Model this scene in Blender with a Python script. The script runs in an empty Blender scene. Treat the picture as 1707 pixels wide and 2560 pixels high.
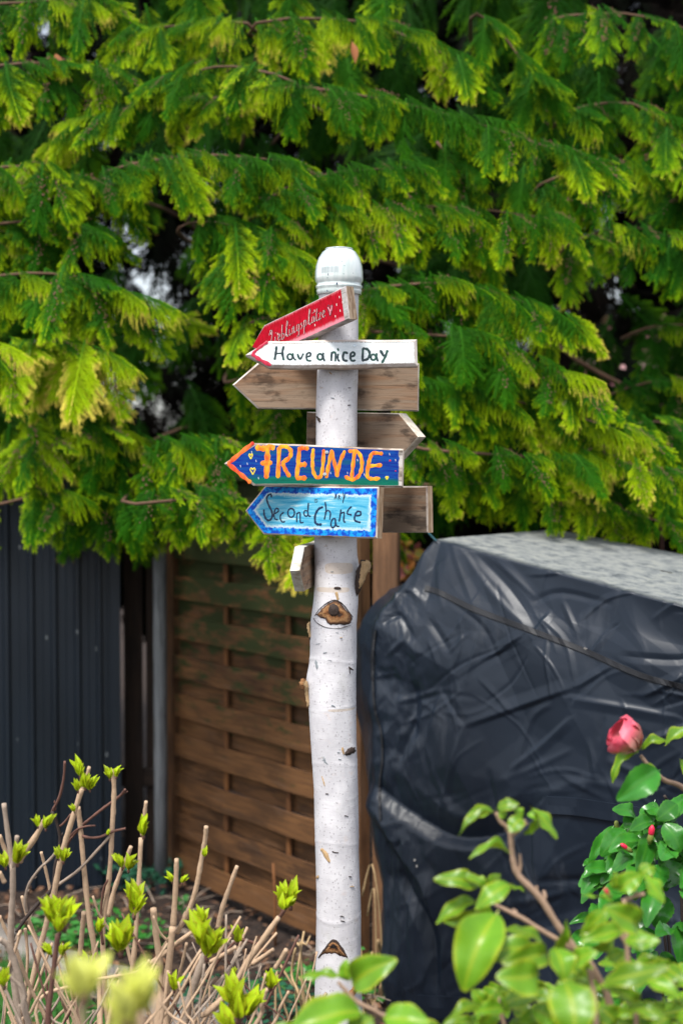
import bpy, math, random
import numpy as np
from mathutils import Vector, Matrix, noise as mnoise
random.seed(7); RNG = np.random.default_rng(7)
scene = bpy.context.scene
C = scene.collection
R = math.radians

# ------------------------------------------------------------------ camera, sky, sun, exposure
FPX, CX, CY, EYE = 3555.0, 853.5, 1280.0, 1.6
PITCH = math.atan((1280.0 - 1143.0) / FPX)
cam_d = bpy.data.cameras.new('camera'); cam = bpy.data.objects.new('camera', cam_d); C.objects.link(cam)
scene.camera = cam
cam.location = (0, 0, EYE); cam.rotation_euler = (R(90) - PITCH, 0, 0)
cam_d.sensor_fit = 'VERTICAL'; cam_d.sensor_height = 36.0; cam_d.lens = 50.0
cam_d.clip_start = 0.05; cam_d.clip_end = 1000
cam_d.dof.use_dof = True; cam_d.dof.focus_distance = 3.14; cam_d.dof.aperture_fstop = 2.2
cam_d.dof.aperture_blades = 0

world = bpy.data.worlds.new('World'); scene.world = world; world.use_nodes = True
wn = world.node_tree.nodes; wl = world.node_tree.links
SUN_EL, SUN_ROT = R(60), R(205)
sky = wn.new('ShaderNodeTexSky'); sky.sky_type = 'NISHITA'; sky.sun_disc = False
sky.sun_elevation = SUN_EL; sky.sun_rotation = SUN_ROT; sky.dust_density = 2.0; sky.air_density = 1.0
hs = wn.new('ShaderNodeHueSaturation'); hs.inputs['Saturation'].default_value = 0.42
wl.new(sky.outputs[0], hs.inputs['Color']); wl.new(hs.outputs[0], wn['Background'].inputs[0])
wn['Background'].inputs[1].default_value = 0.085
sun_d = bpy.data.lights.new('sun', 'SUN'); sun = bpy.data.objects.new('sun', sun_d); C.objects.link(sun)
sun_d.energy = 1.5; sun_d.angle = R(13); sun_d.color = (1.0, 0.97, 0.91)
# a light that comes from behind and left of the camera, high up
sd = Vector((math.sin(SUN_ROT) * math.cos(SUN_EL), math.cos(SUN_ROT) * math.cos(SUN_EL), math.sin(SUN_EL)))
sun.rotation_euler = sd.to_track_quat('Z', 'Y').to_euler()
scene.view_settings.view_transform = 'Standard'; scene.view_settings.look = 'None'
scene.view_settings.exposure = 1.40; scene.view_settings.gamma = 1.0
scene.view_settings.use_curve_mapping = False
scene.render.engine = 'CYCLES'
try:
    scene.cycles.use_denoising = True; scene.cycles.denoiser = 'OPENIMAGEDENOISE'
except Exception: pass
scene.cycles.max_bounces = 7; scene.cycles.diffuse_bounces = 1; scene.cycles.transparent_max_bounces = 8
scene.cycles.sample_clamp_indirect = 6.0

# ------------------------------------------------------------------ helpers
cp, sp_ = math.cos(PITCH), math.sin(PITCH)
def P(px, py, Y):
    """A point of the place: seen towards (px,py) of the photograph, Y metres in front of the camera."""
    a = (px - CX) / FPX; b = -(py - CY) / FPX
    dy = cp + b * sp_; dz = -sp_ + b * cp
    k = Y / dy
    return Vector((a * k, Y, EYE + dz * k))
def ray(px, py):
    a = (px - CX) / FPX; b = -(py - CY) / FPX
    return Vector((a, cp + b * sp_, -sp_ + b * cp))
def proj(p):
    """numpy (N,3) -> photograph pixels"""
    x = p[:, 0]; y = p[:, 1]; z = p[:, 2] - EYE
    d = y * cp - z * sp_; u = y * sp_ + z * cp
    return CX + FPX * x / d, CY - FPX * u / d
def S(px, Y): return px * Y / FPX       # photograph pixels at a distance -> metres

def link(name, mesh, parent=None, mat=None, smooth=False):
    if mat is not None:
        for m in (mat if isinstance(mat, (list, tuple)) else [mat]):
            mesh.materials.append(m)
    if smooth: mesh.shade_smooth()
    o = bpy.data.objects.new(name, mesh); C.objects.link(o)
    if parent is not None: o.parent = parent
    return o
def mk(name, v, f, attrs=None, mi=None):
    me = bpy.data.meshes.new(name)
    me.from_pydata([tuple(p) for p in v], [], [tuple(q) for q in f])
    for k, vals in (attrs or {}).items():
        a = me.attributes.new(k, 'FLOAT', 'POINT'); a.data.foreach_set('value', np.asarray(vals, dtype=np.float32))
    if mi is not None: me.polygons.foreach_set('material_index', np.asarray(mi, dtype=np.int32))
    me.update(); return me
def mk_np(name, v, f, attrs=None, mi=None):
    """fast build: v (N,3) float, f (M,k) int"""
    me = bpy.data.meshes.new(name); n, k = f.shape
    me.vertices.add(len(v)); me.vertices.foreach_set('co', np.asarray(v, dtype=np.float32).ravel())
    me.loops.add(n * k); me.loops.foreach_set('vertex_index', f.astype(np.int32).ravel())
    me.polygons.add(n); me.polygons.foreach_set('loop_start', (np.arange(n) * k).astype(np.int32))
    me.polygons.foreach_set('loop_total', np.full(n, k, dtype=np.int32))
    for kk, vals in (attrs or {}).items():
        a = me.attributes.new(kk, 'FLOAT', 'POINT'); a.data.foreach_set('value', np.asarray(vals, dtype=np.float32))
    if mi is not None: me.polygons.foreach_set('material_index', np.asarray(mi, dtype=np.int32))
    me.update(calc_edges=True); return me
def thing(name, label, cat, loc=(0, 0, 0), group=None):
    o = bpy.data.objects.new(name, None); C.objects.link(o); o.location = loc
    o.empty_display_size = 0.1
    tag(o, label, cat, group); return o
def tag(o, label=None, cat=None, group=None, kind=None):
    if label: o['label'] = label
    if cat: o['category'] = cat
    if group: o['group'] = group
    if kind: o['kind'] = kind
    return o
def part(name, mesh, parent, mat, smooth=False, matrix=None):
    """child whose mesh is in world coordinates (or placed by matrix)"""
    o = link(name, mesh, parent, mat, smooth)
    if parent.parent is None: o.matrix_parent_inverse = Matrix.Translation(parent.location).inverted()
    if matrix is not None: o.matrix_basis = matrix
    return o
class MB:
    def __init__(s): s.v = []; s.f = []; s.a = []
    def add(s, vs, fs, a=0.0):
        b = len(s.v); s.v += [tuple(p) for p in vs]; s.f += [tuple(i + b for i in q) for q in fs]
        s.a += (list(a) if hasattr(a, '__len__') else [a] * len(vs))
    def box(s, o, x, y, z, lx, ly, lz, a=0.0, ch=0.0):
        """box from corner o along unit axes x,y,z, with slightly worn (chamfered) long edges if ch"""
        o = Vector(o)
        if not ch:
            vs = [o + x * (i * lx) + y * (j * ly) + z * (k * lz) for k in (0, 1) for j in (0, 1) for i in (0, 1)]
            s.add(vs, [(0, 2, 3, 1), (4, 5, 7, 6), (0, 1, 5, 4), (2, 6, 7, 3), (0, 4, 6, 2), (1, 3, 7, 5)], a); return
        prof = [(ch, 0), (ly - ch, 0), (ly, ch), (ly, lz - ch), (ly - ch, lz), (ch, lz), (0, lz - ch), (0, ch)]
        vs = [o + x * (i * lx) + y * p + z * q for i in (0, 1) for p, q in prof]
        fs = [(i, (i + 1) % 8, 8 + (i + 1) % 8, 8 + i) for i in range(8)] + [tuple(range(7, -1, -1)), tuple(range(8, 16))]
        s.add(vs, fs, a)
    def tube(s, pts, rad, n=7, cap=True, a=0.0):
        pts = [Vector(p) for p in pts]
        if not hasattr(rad, '__len__'): rad = [rad] * len(pts)
        b = len(s.v); up = Vector((0.13, 0.41, 0.9)).normalized(); prev = None
        for i, p in enumerate(pts):
            t = (pts[min(i + 1, len(pts) - 1)] - pts[max(i - 1, 0)])
            if t.length < 1e-9: t = Vector((0, 0, 1))
            t.normalize()
            x = (prev - t * prev.dot(t)) if prev is not None else t.cross(up)
            if x.length < 1e-6: x = t.orthogonal()
            x.normalize(); y = t.cross(x); prev = x
            for k in range(n):
                an = 2 * math.pi * k / n
                s.v.append(tuple(p + (x * math.cos(an) + y * math.sin(an)) * rad[i]))
                s.a.append(a[i] if hasattr(a, '__len__') else a)
        for i in range(len(pts) - 1):
            for k in range(n):
                k2 = (k + 1) % n
                s.f.append((b + i * n + k, b + i * n + k2, b + (i + 1) * n + k2, b + (i + 1) * n + k))
        if cap:
            s.f.append(tuple(b + k for k in range(n - 1, -1, -1)))
            s.f.append(tuple(b + (len(pts) - 1) * n + k for k in range(n)))
    def mesh(s, name, attr=None): return mk(name, s.v, s.f, {attr: s.a} if attr else None)
def smooth_path(pts, k=4):
    out = []; n = len(pts)
    for i in range(n - 1):
        p0 = pts[max(i - 1, 0)]; p1 = pts[i]; p2 = pts[i + 1]; p3 = pts[min(i + 2, n - 1)]
        for j in range(k):
            t = j / k
            out.append(tuple(0.5 * (2 * b + (c - a) * t + (2 * a - 5 * b + 4 * c - d) * t * t + (3 * b - a - 3 * c + d) * t ** 3)
                             for a, b, c, d in zip(p0, p1, p2, p3)))
    out.append(tuple(pts[-1])); return out

# ---- value noise in numpy
def vnoise(x, y, seed=0):
    xi = np.floor(x).astype(np.int64); yi = np.floor(y).astype(np.int64); fx = x - xi; fy = y - yi
    def h(a, b):
        n = (a * 374761393 + b * 668265263 + seed * 974634777) & 0xffffffff
        n = ((n ^ (n >> 13)) * 1274126177) & 0xffffffff
        return ((n ^ (n >> 16)) & 0xffff) / 65535.0
    u = fx * fx * (3 - 2 * fx); v = fy * fy * (3 - 2 * fy)
    return (h(xi, yi) * (1 - u) + h(xi + 1, yi) * u) * (1 - v) + (h(xi, yi + 1) * (1 - u) + h(xi + 1, yi + 1) * u) * v
def fbm(x, y, o=4, seed=0):
    r = 0; a = 0.5
    for i in range(o): r = r + a * vnoise(x * 2 ** i, y * 2 ** i, seed + i * 17); a *= 0.5
    return r
def facets(x, y, seed=0):
    """piecewise-flat crumple: heights on a jittered triangle lattice, straight creases between"""
    xi = np.floor(x).astype(np.int64); yi = np.floor(y).astype(np.int64); fx = x - xi; fy = y - yi
    def h(a, b):
        n = (a * 374761393 + b * 668265263 + seed * 974634777) & 0xffffffff
        n = ((n ^ (n >> 13)) * 1274126177) & 0xffffffff
        return ((n ^ (n >> 16)) & 0xffff) / 65535.0
    a = h(xi, yi); b = h(xi + 1, yi); c = h(xi, yi + 1); d = h(xi + 1, yi + 1)
    flip = (h(xi + 71, yi + 13) > 0.5)
    lo = np.where(fx + fy < 1, a + (b - a) * fx + (c - a) * fy, d + (c - d) * (1 - fx) + (b - d) * (1 - fy))
    hi = np.where(fx > fy, a + (b - a) * fx + (d - b) * fy, a + (c - a) * fy + (d - c) * fx)
    return np.where(flip, lo, hi)

# ------------------------------------------------------------------ materials
class NT:
    def __init__(s, name):
        s.m = bpy.data.materials.new(name); s.m.use_nodes = True
        s.n = s.m.node_tree.nodes; s.l = s.m.node_tree.links; s.b = s.n['Principled BSDF']
    def set(s, key, v):
        if isinstance(v, (int, float, tuple)): s.b.inputs[key].default_value = v if not isinstance(v, tuple) else (*v, 1)[:4]
        else: s.l.new(v, s.b.inputs[key])
    def inp(s, node, i, v):
        if v is None: return
        if hasattr(v, 'links') or isinstance(v, bpy.types.NodeSocket): s.l.new(v, node.inputs[i])
        else: node.inputs[i].default_value = (*v, 1) if isinstance(v, tuple) and len(v) == 3 and node.inputs[i].type == 'RGBA' else v
    def math(s, op, a, b=None, c=None, clamp=False):
        n = s.n.new('ShaderNodeMath'); n.operation = op; n.use_clamp = clamp
        for i, v in enumerate((a, b, c)): s.inp(n, i, v)
        return n.outputs[0]
    def mix(s, f, a, b, mode='MIX'):
        n = s.n.new('ShaderNodeMix'); n.data_type = 'RGBA'; n.blend_type = mode
        s.inp(n, 0, f); s.inp(n, 6, a); s.inp(n, 7, b); return n.outputs[2]
    def attr(s, name):
        n = s.n.new('ShaderNodeAttribute'); n.attribute_name = name; return n.outputs['Fac']
    def obj(s): return s.n.new('ShaderNodeTexCoord').outputs['Object']
    def rnd(s): return s.n.new('ShaderNodeObjectInfo').outputs['Random']
    def comb(s, x, y, z=0.0):
        n = s.n.new('ShaderNodeCombineXYZ'); s.inp(n, 0, x); s.inp(n, 1, y); s.inp(n, 2, z); return n.outputs[0]
    def mapv(s, v, scale=(1, 1, 1), loc=(0, 0, 0)):
        n = s.n.new('ShaderNodeMapping'); s.l.new(v, n.inputs[0]); n.inputs['Scale'].default_value = scale; n.inputs['Location'].default_value = loc; return n.outputs[0]
    def noise(s, v, scale, detail=4, rough=0.55, dist=0.0):
        n = s.n.new('ShaderNodeTexNoise'); s.l.new(v, n.inputs['Vector']); n.inputs['Scale'].default_value = scale
        n.inputs['Detail'].default_value = detail; n.inputs['Roughness'].default_value = rough; n.inputs['Distortion'].default_value = dist
        return n.outputs['Fac']
    def voro(s, v, scale, feat='F1', out='Distance'):
        n = s.n.new('ShaderNodeTexVoronoi'); n.feature = feat; s.l.new(v, n.inputs['Vector']); n.inputs['Scale'].default_value = scale; return n.outputs[out]
    def ramp(s, f, stops):
        n = s.n.new('ShaderNodeValToRGB'); s.l.new(f, n.inputs[0]); e = n.color_ramp.elements
        while len(e) < len(stops): e.new(0.5)
        for i, (p, c) in enumerate(stops): e[i].position = p; e[i].color = (*c, 1) if len(c) == 3 else c
        return n.outputs[0]
    def sstep(s, x, a, b):
        n = s.n.new('ShaderNodeMapRange'); n.interpolation_type = 'SMOOTHSTEP'; s.inp(n, 0, x)
        n.inputs[1].default_value = a; n.inputs[2].default_value = b; return n.outputs[0]
    def bump(s, h, strength=0.3, dist=0.002):
        n = s.n.new('ShaderNodeBump'); n.inputs['Strength'].default_value = strength; n.inputs['Distance'].default_value = dist
        s.l.new(h, n.inputs['Height']); s.l.new(n.outputs[0], s.b.inputs['Normal'])
    def translucent(s, col, fac):
        t = s.n.new('ShaderNodeBsdfTranslucent'); s.inp(t, 0, col); mx = s.n.new('ShaderNodeMixShader'); s.inp(mx, 0, fac)
        s.l.new(s.b.outputs[0], mx.inputs[1]); s.l.new(t.outputs[0], mx.inputs[2]); s.l.new(mx.outputs[0], s.n['Material Output'].inputs[0])

def mat_plain(name, col, rough=0.6, var=0.25, scale=30, metal=0.0):
    t = NT(name); n = t.noise(t.obj(), scale, 4)
    t.set('Base Color', t.mix(n, tuple(c * (1 - var) for c in col), tuple(min(1, c * (1 + var)) for c in col)))
    t.set('Roughness', rough); t.set('Metallic', metal); t.bump(n, 0.2, 0.001); return t.m

def board_coords(t, seed=0.0):
    su, tv = t.attr('su'), t.attr('tv')
    return su, tv, t.comb(t.math('ADD', su, seed), tv, 0.0)
def wood_cols(t, su, tv, v, seed, dark=(.09, .058, .040), mid=(.27, .185, .125), grey=(.34, .29, .245), k=1.0):
    g = t.noise(t.mapv(v, (9, 150, 1)), 1.0, 6, 0.65, 0.6)             # fine grain
    b = t.noise(t.mapv(v, (2.2, 30, 1), (seed, seed, 0)), 1.0, 3, 0.5, 1.2)       # growth bands
    s = t.noise(t.mapv(v, (11, 24, 1), (seed * 3, 1, 0)), 1.0, 4, 0.6)  # stains
    c = t.mix(t.sstep(b, .38, .62), mid, grey)
    c = t.mix(t.math('MULTIPLY', t.sstep(g, .50, .72), .65), c, dark)
    c = t.mix(t.math('MULTIPLY', t.sstep(s, .50, .64), .75), c, tuple(x * .42 for x in dark))
    return c, g, b
def mat_raw(name, seed, tone=1.0):
    t = NT(name); su, tv, v = board_coords(t, seed)
    c, g, b = wood_cols(t, su, tv, v, seed, tuple(x * tone for x in (.085, .045, .026)), tuple(x * tone for x in (.36, .205, .115)), tuple(x * tone for x in (.38, .27, .185)))
    t.set('Base Color', c); t.set('Roughness', .85); t.bump(t.math('ADD', g, b), .8, .0015); return t.m
def mat_endgrain(name, a=(.52, .36, .24), d=(.30, .18, .11)):
    t = NT(name); su, tv, v = board_coords(t, 3.0)
    o = t.obj(); w = t.noise(t.mapv(o, (160, 160, 22)), 1.0, 3, .5, .5)
    t.set('Base Color', t.mix(t.sstep(w, .40, .60), a, d)); t.set('Roughness', .85); t.bump(w, .4, .001); return t.m
def mat_rim(name, a=(.62, .53, .45), d=(.30, .22, .17)):
    t = NT(name); o = t.obj(); w = t.noise(t.mapv(o, (20, 20, 20)), 1.0, 6, .7, .3)
    t.set('Base Color', t.mix(t.sstep(w, .40, .62), a, d)); t.set('Roughness', .85); t.bump(w, .3, .001); return t.m
RIM = mat_rim('worn_board_edge'); END = mat_endgrain('end_grain'); ENDP = mat_endgrain('pale_end_grain', (.66, .47, .30), (.40, .24, .13))
RIMG = mat_rim('grey_board_edge', (.42, .36, .31), (.22, .17, .14))

def mat_white_paint():
    t = NT('white_paint_on_wood'); su, tv, v = board_coords(t, 1.0)
    c, g, b = wood_cols(t, su, tv, v, 1.0); e = t.attr('edge')
    st = t.noise(t.mapv(v, (900, 90, 1)), 1.0, 3, .7)                   # short vertical brush hairs
    m = t.sstep(t.math('ADD', e, t.math('MULTIPLY', t.math('SUBTRACT', st, .5), .014)), .0005, .0045)
    gl = t.noise(t.mapv(v, (60, 300, 1)), 1.0, 4, .6)
    t.set('Base Color', t.mix(m, c, t.mix(t.sstep(gl, .3, .7), (.70, .76, .78), (.84, .88, .89))))
    t.set('Roughness', .5); t.bump(t.math('ADD', g, st), .35, .001); return t.m
def mat_blue_board():
    t = NT('royal_blue_and_green_paint'); su, tv, v = board_coords(t, 2.0)
    c, g, b = wood_cols(t, su, tv, v, 2.0, mid=(.5, .42, .35), grey=(.62, .58, .54)); e = t.attr('edge'); nb = t.attr('butt')
    n = t.noise(t.mapv(v, (18, 160, 1)), 1.0, 4, .6, .3); n2 = t.noise(t.mapv(v, (12, 60, 1), (4, 4, 0)), 1.0, 3)
    blue = t.mix(t.sstep(n, .38, .66), (.003, .025, .26), (.004, .075, .34))
    blue = t.mix(t.sstep(n2, .52, .68), blue, (.004, .085, .20))
    green = t.mix(n, (.0, .075, .045), (.003, .20, .13))
    h = t.math('ADD', tv, t.math('MULTIPLY', t.math('SUBTRACT', n2, .5), .02))
    col = t.mix(t.sstep(h, -.022, -.032), blue, green)
    col = t.mix(t.math('MULTIPLY', t.sstep(h, .036, .046), .8), col, (.004, .15, .33))
    ww = t.noise(t.mapv(v, (10, 75, 1)), 1.0, 1, .4)
    m = t.math('MULTIPLY', t.sstep(e, .0005, .0018), t.sstep(t.math('ADD', nb, t.math('MULTIPLY', t.math('SUBTRACT', ww, .5), .008)), .0105, .0125))
    t.set('Base Color', t.mix(m, c, col)); t.set('Roughness', .6); t.set('Specular IOR Level', .15); t.bump(t.math('ADD', g, n), .35, .001); return t.m
def mat_light_blue():
    t = NT('light_blue_paint_with_blue_border'); su, tv, v = board_coords(t, 5.0)
    c, g, b = wood_cols(t, su, tv, v, 5.0, mid=(.5, .35, .25)); e = t.attr('edge')
    st = t.noise(t.mapv(v, (330, 60, 1)), 1.0, 3, .7); n = t.noise(t.mapv(v, (16, 130, 1)), 1.0, 5, .65, .5); k = t.noise(v, 90, 2)
    light = t.mix(t.sstep(n, .36, .52), (.03, .33, .56), (.13, .48, .66))
    light = t.mix(t.sstep(n, .55, .68), light, (.50, .70, .74))
    bord = t.mix(t.sstep(k, .38, .62), (.003, .06, .46), (.008, .32, .85))
    ee = t.math('ADD', e, t.math('ADD', t.math('MULTIPLY', t.math('SUBTRACT', st, .5), .011), t.math('MULTIPLY', t.math('SUBTRACT', k, .5), .008)))
    edge2 = t.mix(t.sstep(ee, .013, .017), light, light)
    col = t.mix(t.sstep(ee, .0128, .0160), bord, t.mix(t.sstep(ee, .0145, .023), (.62, .74, .76), edge2))
    t.set('Base Color', t.mix(t.sstep(t.math('ADD', e, t.math('MULTIPLY', t.math('SUBTRACT', k, .5), .003)), .0, .0012), c, col))
    t.set('Roughness', .55); t.set('Specular IOR Level', .2); t.bump(t.math('ADD', st, n), .4, .001); return t.m
def mat_red_board():
    t = NT('red_paint_with_pink_lower_edge'); su, tv, v = board_coords(t, 7.0)
    c, g, b = wood_cols(t, su, tv, v, 7.0, mid=(.5, .46, .43), grey=(.56, .55, .54)); e = t.attr('edge'); nb = t.attr('butt')
    st = t.noise(t.mapv(v, (260, 50, 1)), 1.0, 4, .7)
    red = t.mix(t.sstep(st, .35, .65), (.36, .0, .008), (.60, .0, .022))
    h = t.math('ADD', tv, t.math('MULTIPLY', t.math('SUBTRACT', st, .5), .016))
    col = t.mix(t.sstep(h, -.022, -.030), red, (.80, .27, .33)); col = t.mix(t.math('MULTIPLY', t.sstep(h, .028, .034), .5), col, (.75, .25, .28))
    t.set('Base Color', t.mix(t.sstep(t.math('ADD', nb, t.math('MULTIPLY', st, .003)), .017, .019), c, col))
    t.set('Roughness', .6); t.set('Specular IOR Level', .15); t.bump(t.math('ADD', st, g), .35, .001); return t.m
def mat_paint(name, cols, scale=160, rough=.4):
    t = NT(name); n = t.noise(t.mapv(t.obj(), (1, 1, .45)), scale, 3, .6)
    t.set('Base Color', t.ramp(n, [(.3 + .4 * i / (len(cols) - 1), c) for i, c in enumerate(cols)])); t.set('Roughness', rough); t.bump(n, .3, .001); return t.m
INK_GREEN = mat_paint('dark_green_brush_paint', [(.003, .012, .02), (.006, .03, .035), (.0, .10, .055)], 110)
INK_ORANGE = mat_paint('orange_and_yellow_paint', [(.80, .06, .008), (.95, .26, .004), (.98, .52, .01)], 85)
INK_ORANGE2 = mat_paint('orange_red_paint', [(.70, .03, .012), (.92, .16, .02), (.92, .30, .03)], 70)
INK_NAVY = mat_paint('navy_brush_paint', [(.0, .012, .045), (.0, .03, .11)], 90)
INK_BLACK = mat_paint('thin_black_paint', [(.006, .006, .012), (.03, .03, .05)])
INK_WHITE = mat_paint('thin_white_paint', [(.75, .72, .68), (.85, .85, .8)])
INK_YELLOW = mat_paint('yellow_paint', [(.75, .52, .01), (.85, .75, .05)])
INK_RED = mat_paint('crimson_paint', [(.38, .002, .02), (.60, .01, .06)])
INK_PINK = mat_paint('pink_paint', [(.72, .18, .25), (.8, .4, .45)])
STEEL = mat_plain('screw_steel', (.55, .6, .62), .3, .2, 200, .9)

def mat_bark():
    t = NT('birch_bark'); an, h = t.attr('around'), t.attr('high')
    v = t.comb(an, h, 0.0)
    n1 = t.noise(v, 16, 5, .6); n2 = t.noise(t.mapv(v, (60, 340, 1)), 1.0, 4, .6)
    spk = t.voro(t.mapv(v, (150, 88, 1)), 1.0); big = t.noise(v, 30, 2)
    base = t.mix(t.sstep(n1, .35, .68), (.63, .61, .635), (.78, .76, .78))
    base = t.mix(t.math('MULTIPLY', t.sstep(n2, .52, .78), .35), base, (.56, .52, .54))
    pk = t.noise(t.mapv(v, (30, 22, 1), (7, 3, 0)), 1.0, 4, .65)
    base = t.mix(t.math('MULTIPLY', t.sstep(pk, .60, .76), .4), base, (.74, .56, .46))
    s = t.math('MULTIPLY', t.sstep(spk, .26, .12), t.sstep(big, .36, .50))
    base = t.mix(t.math('MULTIPLY', s, .5), base, (.20, .17, .18))
    spk2 = t.voro(t.mapv(v, (70, 55, 1), (3, 8, 0)), 1.0)
    base = t.mix(t.math('MULTIPLY', t.sstep(spk2, .10, .05), .6), base, (.10, .08, .08))
    lent = t.noise(t.mapv(v, (55, 520, 1), (9, 2, 0)), 1.0, 2, .5); base = t.mix(t.math('MULTIPLY', t.sstep(lent, .64, .72), .55), base, (.24, .20, .19))
    grim = t.noise(t.mapv(v, (12, 7, 1), (2, 2, 0)), 1.0, 5, .7); base = t.mix(t.math('MULTIPLY', t.sstep(grim, .55, .72), .32), base, (.40, .40, .33))
    # horizontal peeling bands: tan where the outer skin is gone
    bw = t.noise(t.mapv(v, (14, 8, 1), (1, 5, 0)), 1.0, 3)
    ln = t.attr('tan'); m = t.sstep(t.math('ADD', ln, t.math('MULTIPLY', t.math('SUBTRACT', bw, .5), 1.1)), .42, .58)
    base = t.mix(t.math('MULTIPLY', m, .6), base, (.62, .49, .36))
    ml = t.attr('line'); base = t.mix(t.math('MULTIPLY', t.sstep(ml, .5, .9), .55), base, (.22, .17, .15))
    t.set('Base Color', base); t.set('Roughness', .62); t.bump(t.math('ADD', n2, t.math('MULTIPLY', spk, -.5)), .30, .0015); return t.m
BARK = mat_bark()
def mat_knot():
    t = NT('dark_torn_knot'); r = t.attr('core'); o = t.obj()
    n = t.noise(t.mapv(o, (1, 1, .6)), 240, 5, .7, 1.0); n2 = t.noise(o, 90, 3)
    rr = t.math('ADD', r, t.math('MULTIPLY', t.math('SUBTRACT', n2, .5), .5))
    c = t.ramp(rr, [(.0, (.012, .008, .007)), (.28, (.03, .014, .008)), (.42, (.26, .10, .03)), (.66, (.42, .22, .09)), (.80, (.16, .07, .03)), (.97, (.05, .03, .025))])
    c = t.mix(t.math('MULTIPLY', t.sstep(n, .55, .7), .7), c, (.02, .012, .01))
    t.set('Base Color', c); t.set('Roughness', .8); t.bump(n, 1.0, .003); return t.m
KNOT = mat_knot(); KDARK = mat_plain('black_bark_scar', (.045, .028, .022), .8, .8, 260); KTAN = mat_plain('torn_tan_bark', (.50, .33, .17), .8, .5, 160)
KGREY = mat_plain('blue_grey_bark_mark', (.28, .31, .33), .7, .35, 220)
def mat_jar():
    t = NT('milky_white_glass'); o = t.obj(); n = t.noise(t.mapv(o, (90, 90, 14)), 1.0, 4, .5); n2 = t.noise(o, 18, 2)
    c = t.mix(t.sstep(n, .35, .65), (.60, .72, .70), (.84, .91, .89)); c = t.mix(t.math('MULTIPLY', t.sstep(n2, .35, .65), .5), c, (.86, .9, .9))
    sp = t.voro(o, 75); c = t.mix(t.sstep(sp, .10, .06), c, (.12, .25, .28))
    t.set('Base Color', c); t.set('Roughness', .16); t.set('Transmission Weight', .12); t.set('Coat Weight', .6); t.set('Coat Roughness', .05); t.set('Subsurface Weight', .0); t.bump(n, .1, .001); return t.m
JAR = mat_jar()

def mat_timber(name, lo, hi, green_top=0.0, axis='z', rough=.8):
    """stained garden timber, in world-ish coordinates: grain attribute runs along 'su'"""
    t = NT(name); su, tv, v = board_coords(t, 0.0); rn = t.rnd()
    vv = t.comb(t.math('ADD', su, t.math('MULTIPLY', rn, 37.0)), t.math('ADD', tv, t.math('MULTIPLY', rn, 11.0)), 0.0)
    g = t.noise(t.mapv(vv, (5, 110, 1)), 1.0, 5, .65, .5); s = t.noise(t.mapv(vv, (5, 16, 1)), 1.0, 4, .6)
    c = t.mix(t.sstep(g, .35, .68), lo, hi); c = t.mix(t.math('MULTIPLY', t.sstep(s, .46, .62), .6), c, tuple(x * .35 for x in lo)); gy = t.noise(t.mapv(vv, (3, 30, 1), (2, 7, 0)), 1.0, 5, .7); c = t.mix(t.math('MULTIPLY', t.sstep(gy, .54, .68), .35), c, tuple((x + sum(hi) / 3) * .62 for x in hi))
    rv = t.math('MULTIPLY', t.math('SUBTRACT', rn, .5), .5); c = t.mix(t.math('ABSOLUTE', rv), c, tuple(x * 1.5 for x in hi))
    if green_top:
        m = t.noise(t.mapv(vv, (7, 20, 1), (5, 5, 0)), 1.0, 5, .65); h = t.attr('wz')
        f = t.math('MULTIPLY', t.sstep(t.math('ADD', m, t.math('MULTIPLY', t.math('SUBTRACT', h, .85), .40)), .46, .64), green_top)  # dark green mixed in, more of it higher up
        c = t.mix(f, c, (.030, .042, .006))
    t.set('Base Color', c); t.set('Roughness', rough); t.bump(t.math('ADD', g, s), .5, .002); return t.m
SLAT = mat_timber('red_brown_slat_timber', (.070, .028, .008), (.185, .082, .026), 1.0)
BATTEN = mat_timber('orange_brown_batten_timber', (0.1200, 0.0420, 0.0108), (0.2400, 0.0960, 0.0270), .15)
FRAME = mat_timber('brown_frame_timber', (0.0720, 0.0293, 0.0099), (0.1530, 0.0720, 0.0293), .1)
POSTM = mat_timber('weathered_brown_post_timber', (0.1054, 0.0465, 0.0186), (0.2232, 0.1116, 0.0527), .0)
DARKB = mat_timber('dark_brown_board_timber', (0.0168, 0.0084, 0.0054), (0.0390, 0.0204, 0.0120), .0)
GREYP = mat_timber('weathered_grey_post_timber', (0.0880, 0.0935, 0.1018), (0.1870, 0.1980, 0.2090), .0)
def mat_shed():
    t = NT('dark_blue_coated_steel'); o = t.obj(); n = t.noise(t.mapv(o, (9, 9, 2)), 1.0, 4); d = t.voro(t.mapv(o, (14, 14, 6)), 1.0)
    c = t.mix(n, (.0022, .0060, .0125), (.0045, .0115, .0225)); c = t.mix(t.math('MULTIPLY', t.sstep(d, .07, .03), .6), c, (.25, .27, .28))
    t.set('Base Color', c); t.set('Roughness', .45); t.bump(n, .1, .002); return t.m
SHED = mat_shed()
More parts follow.
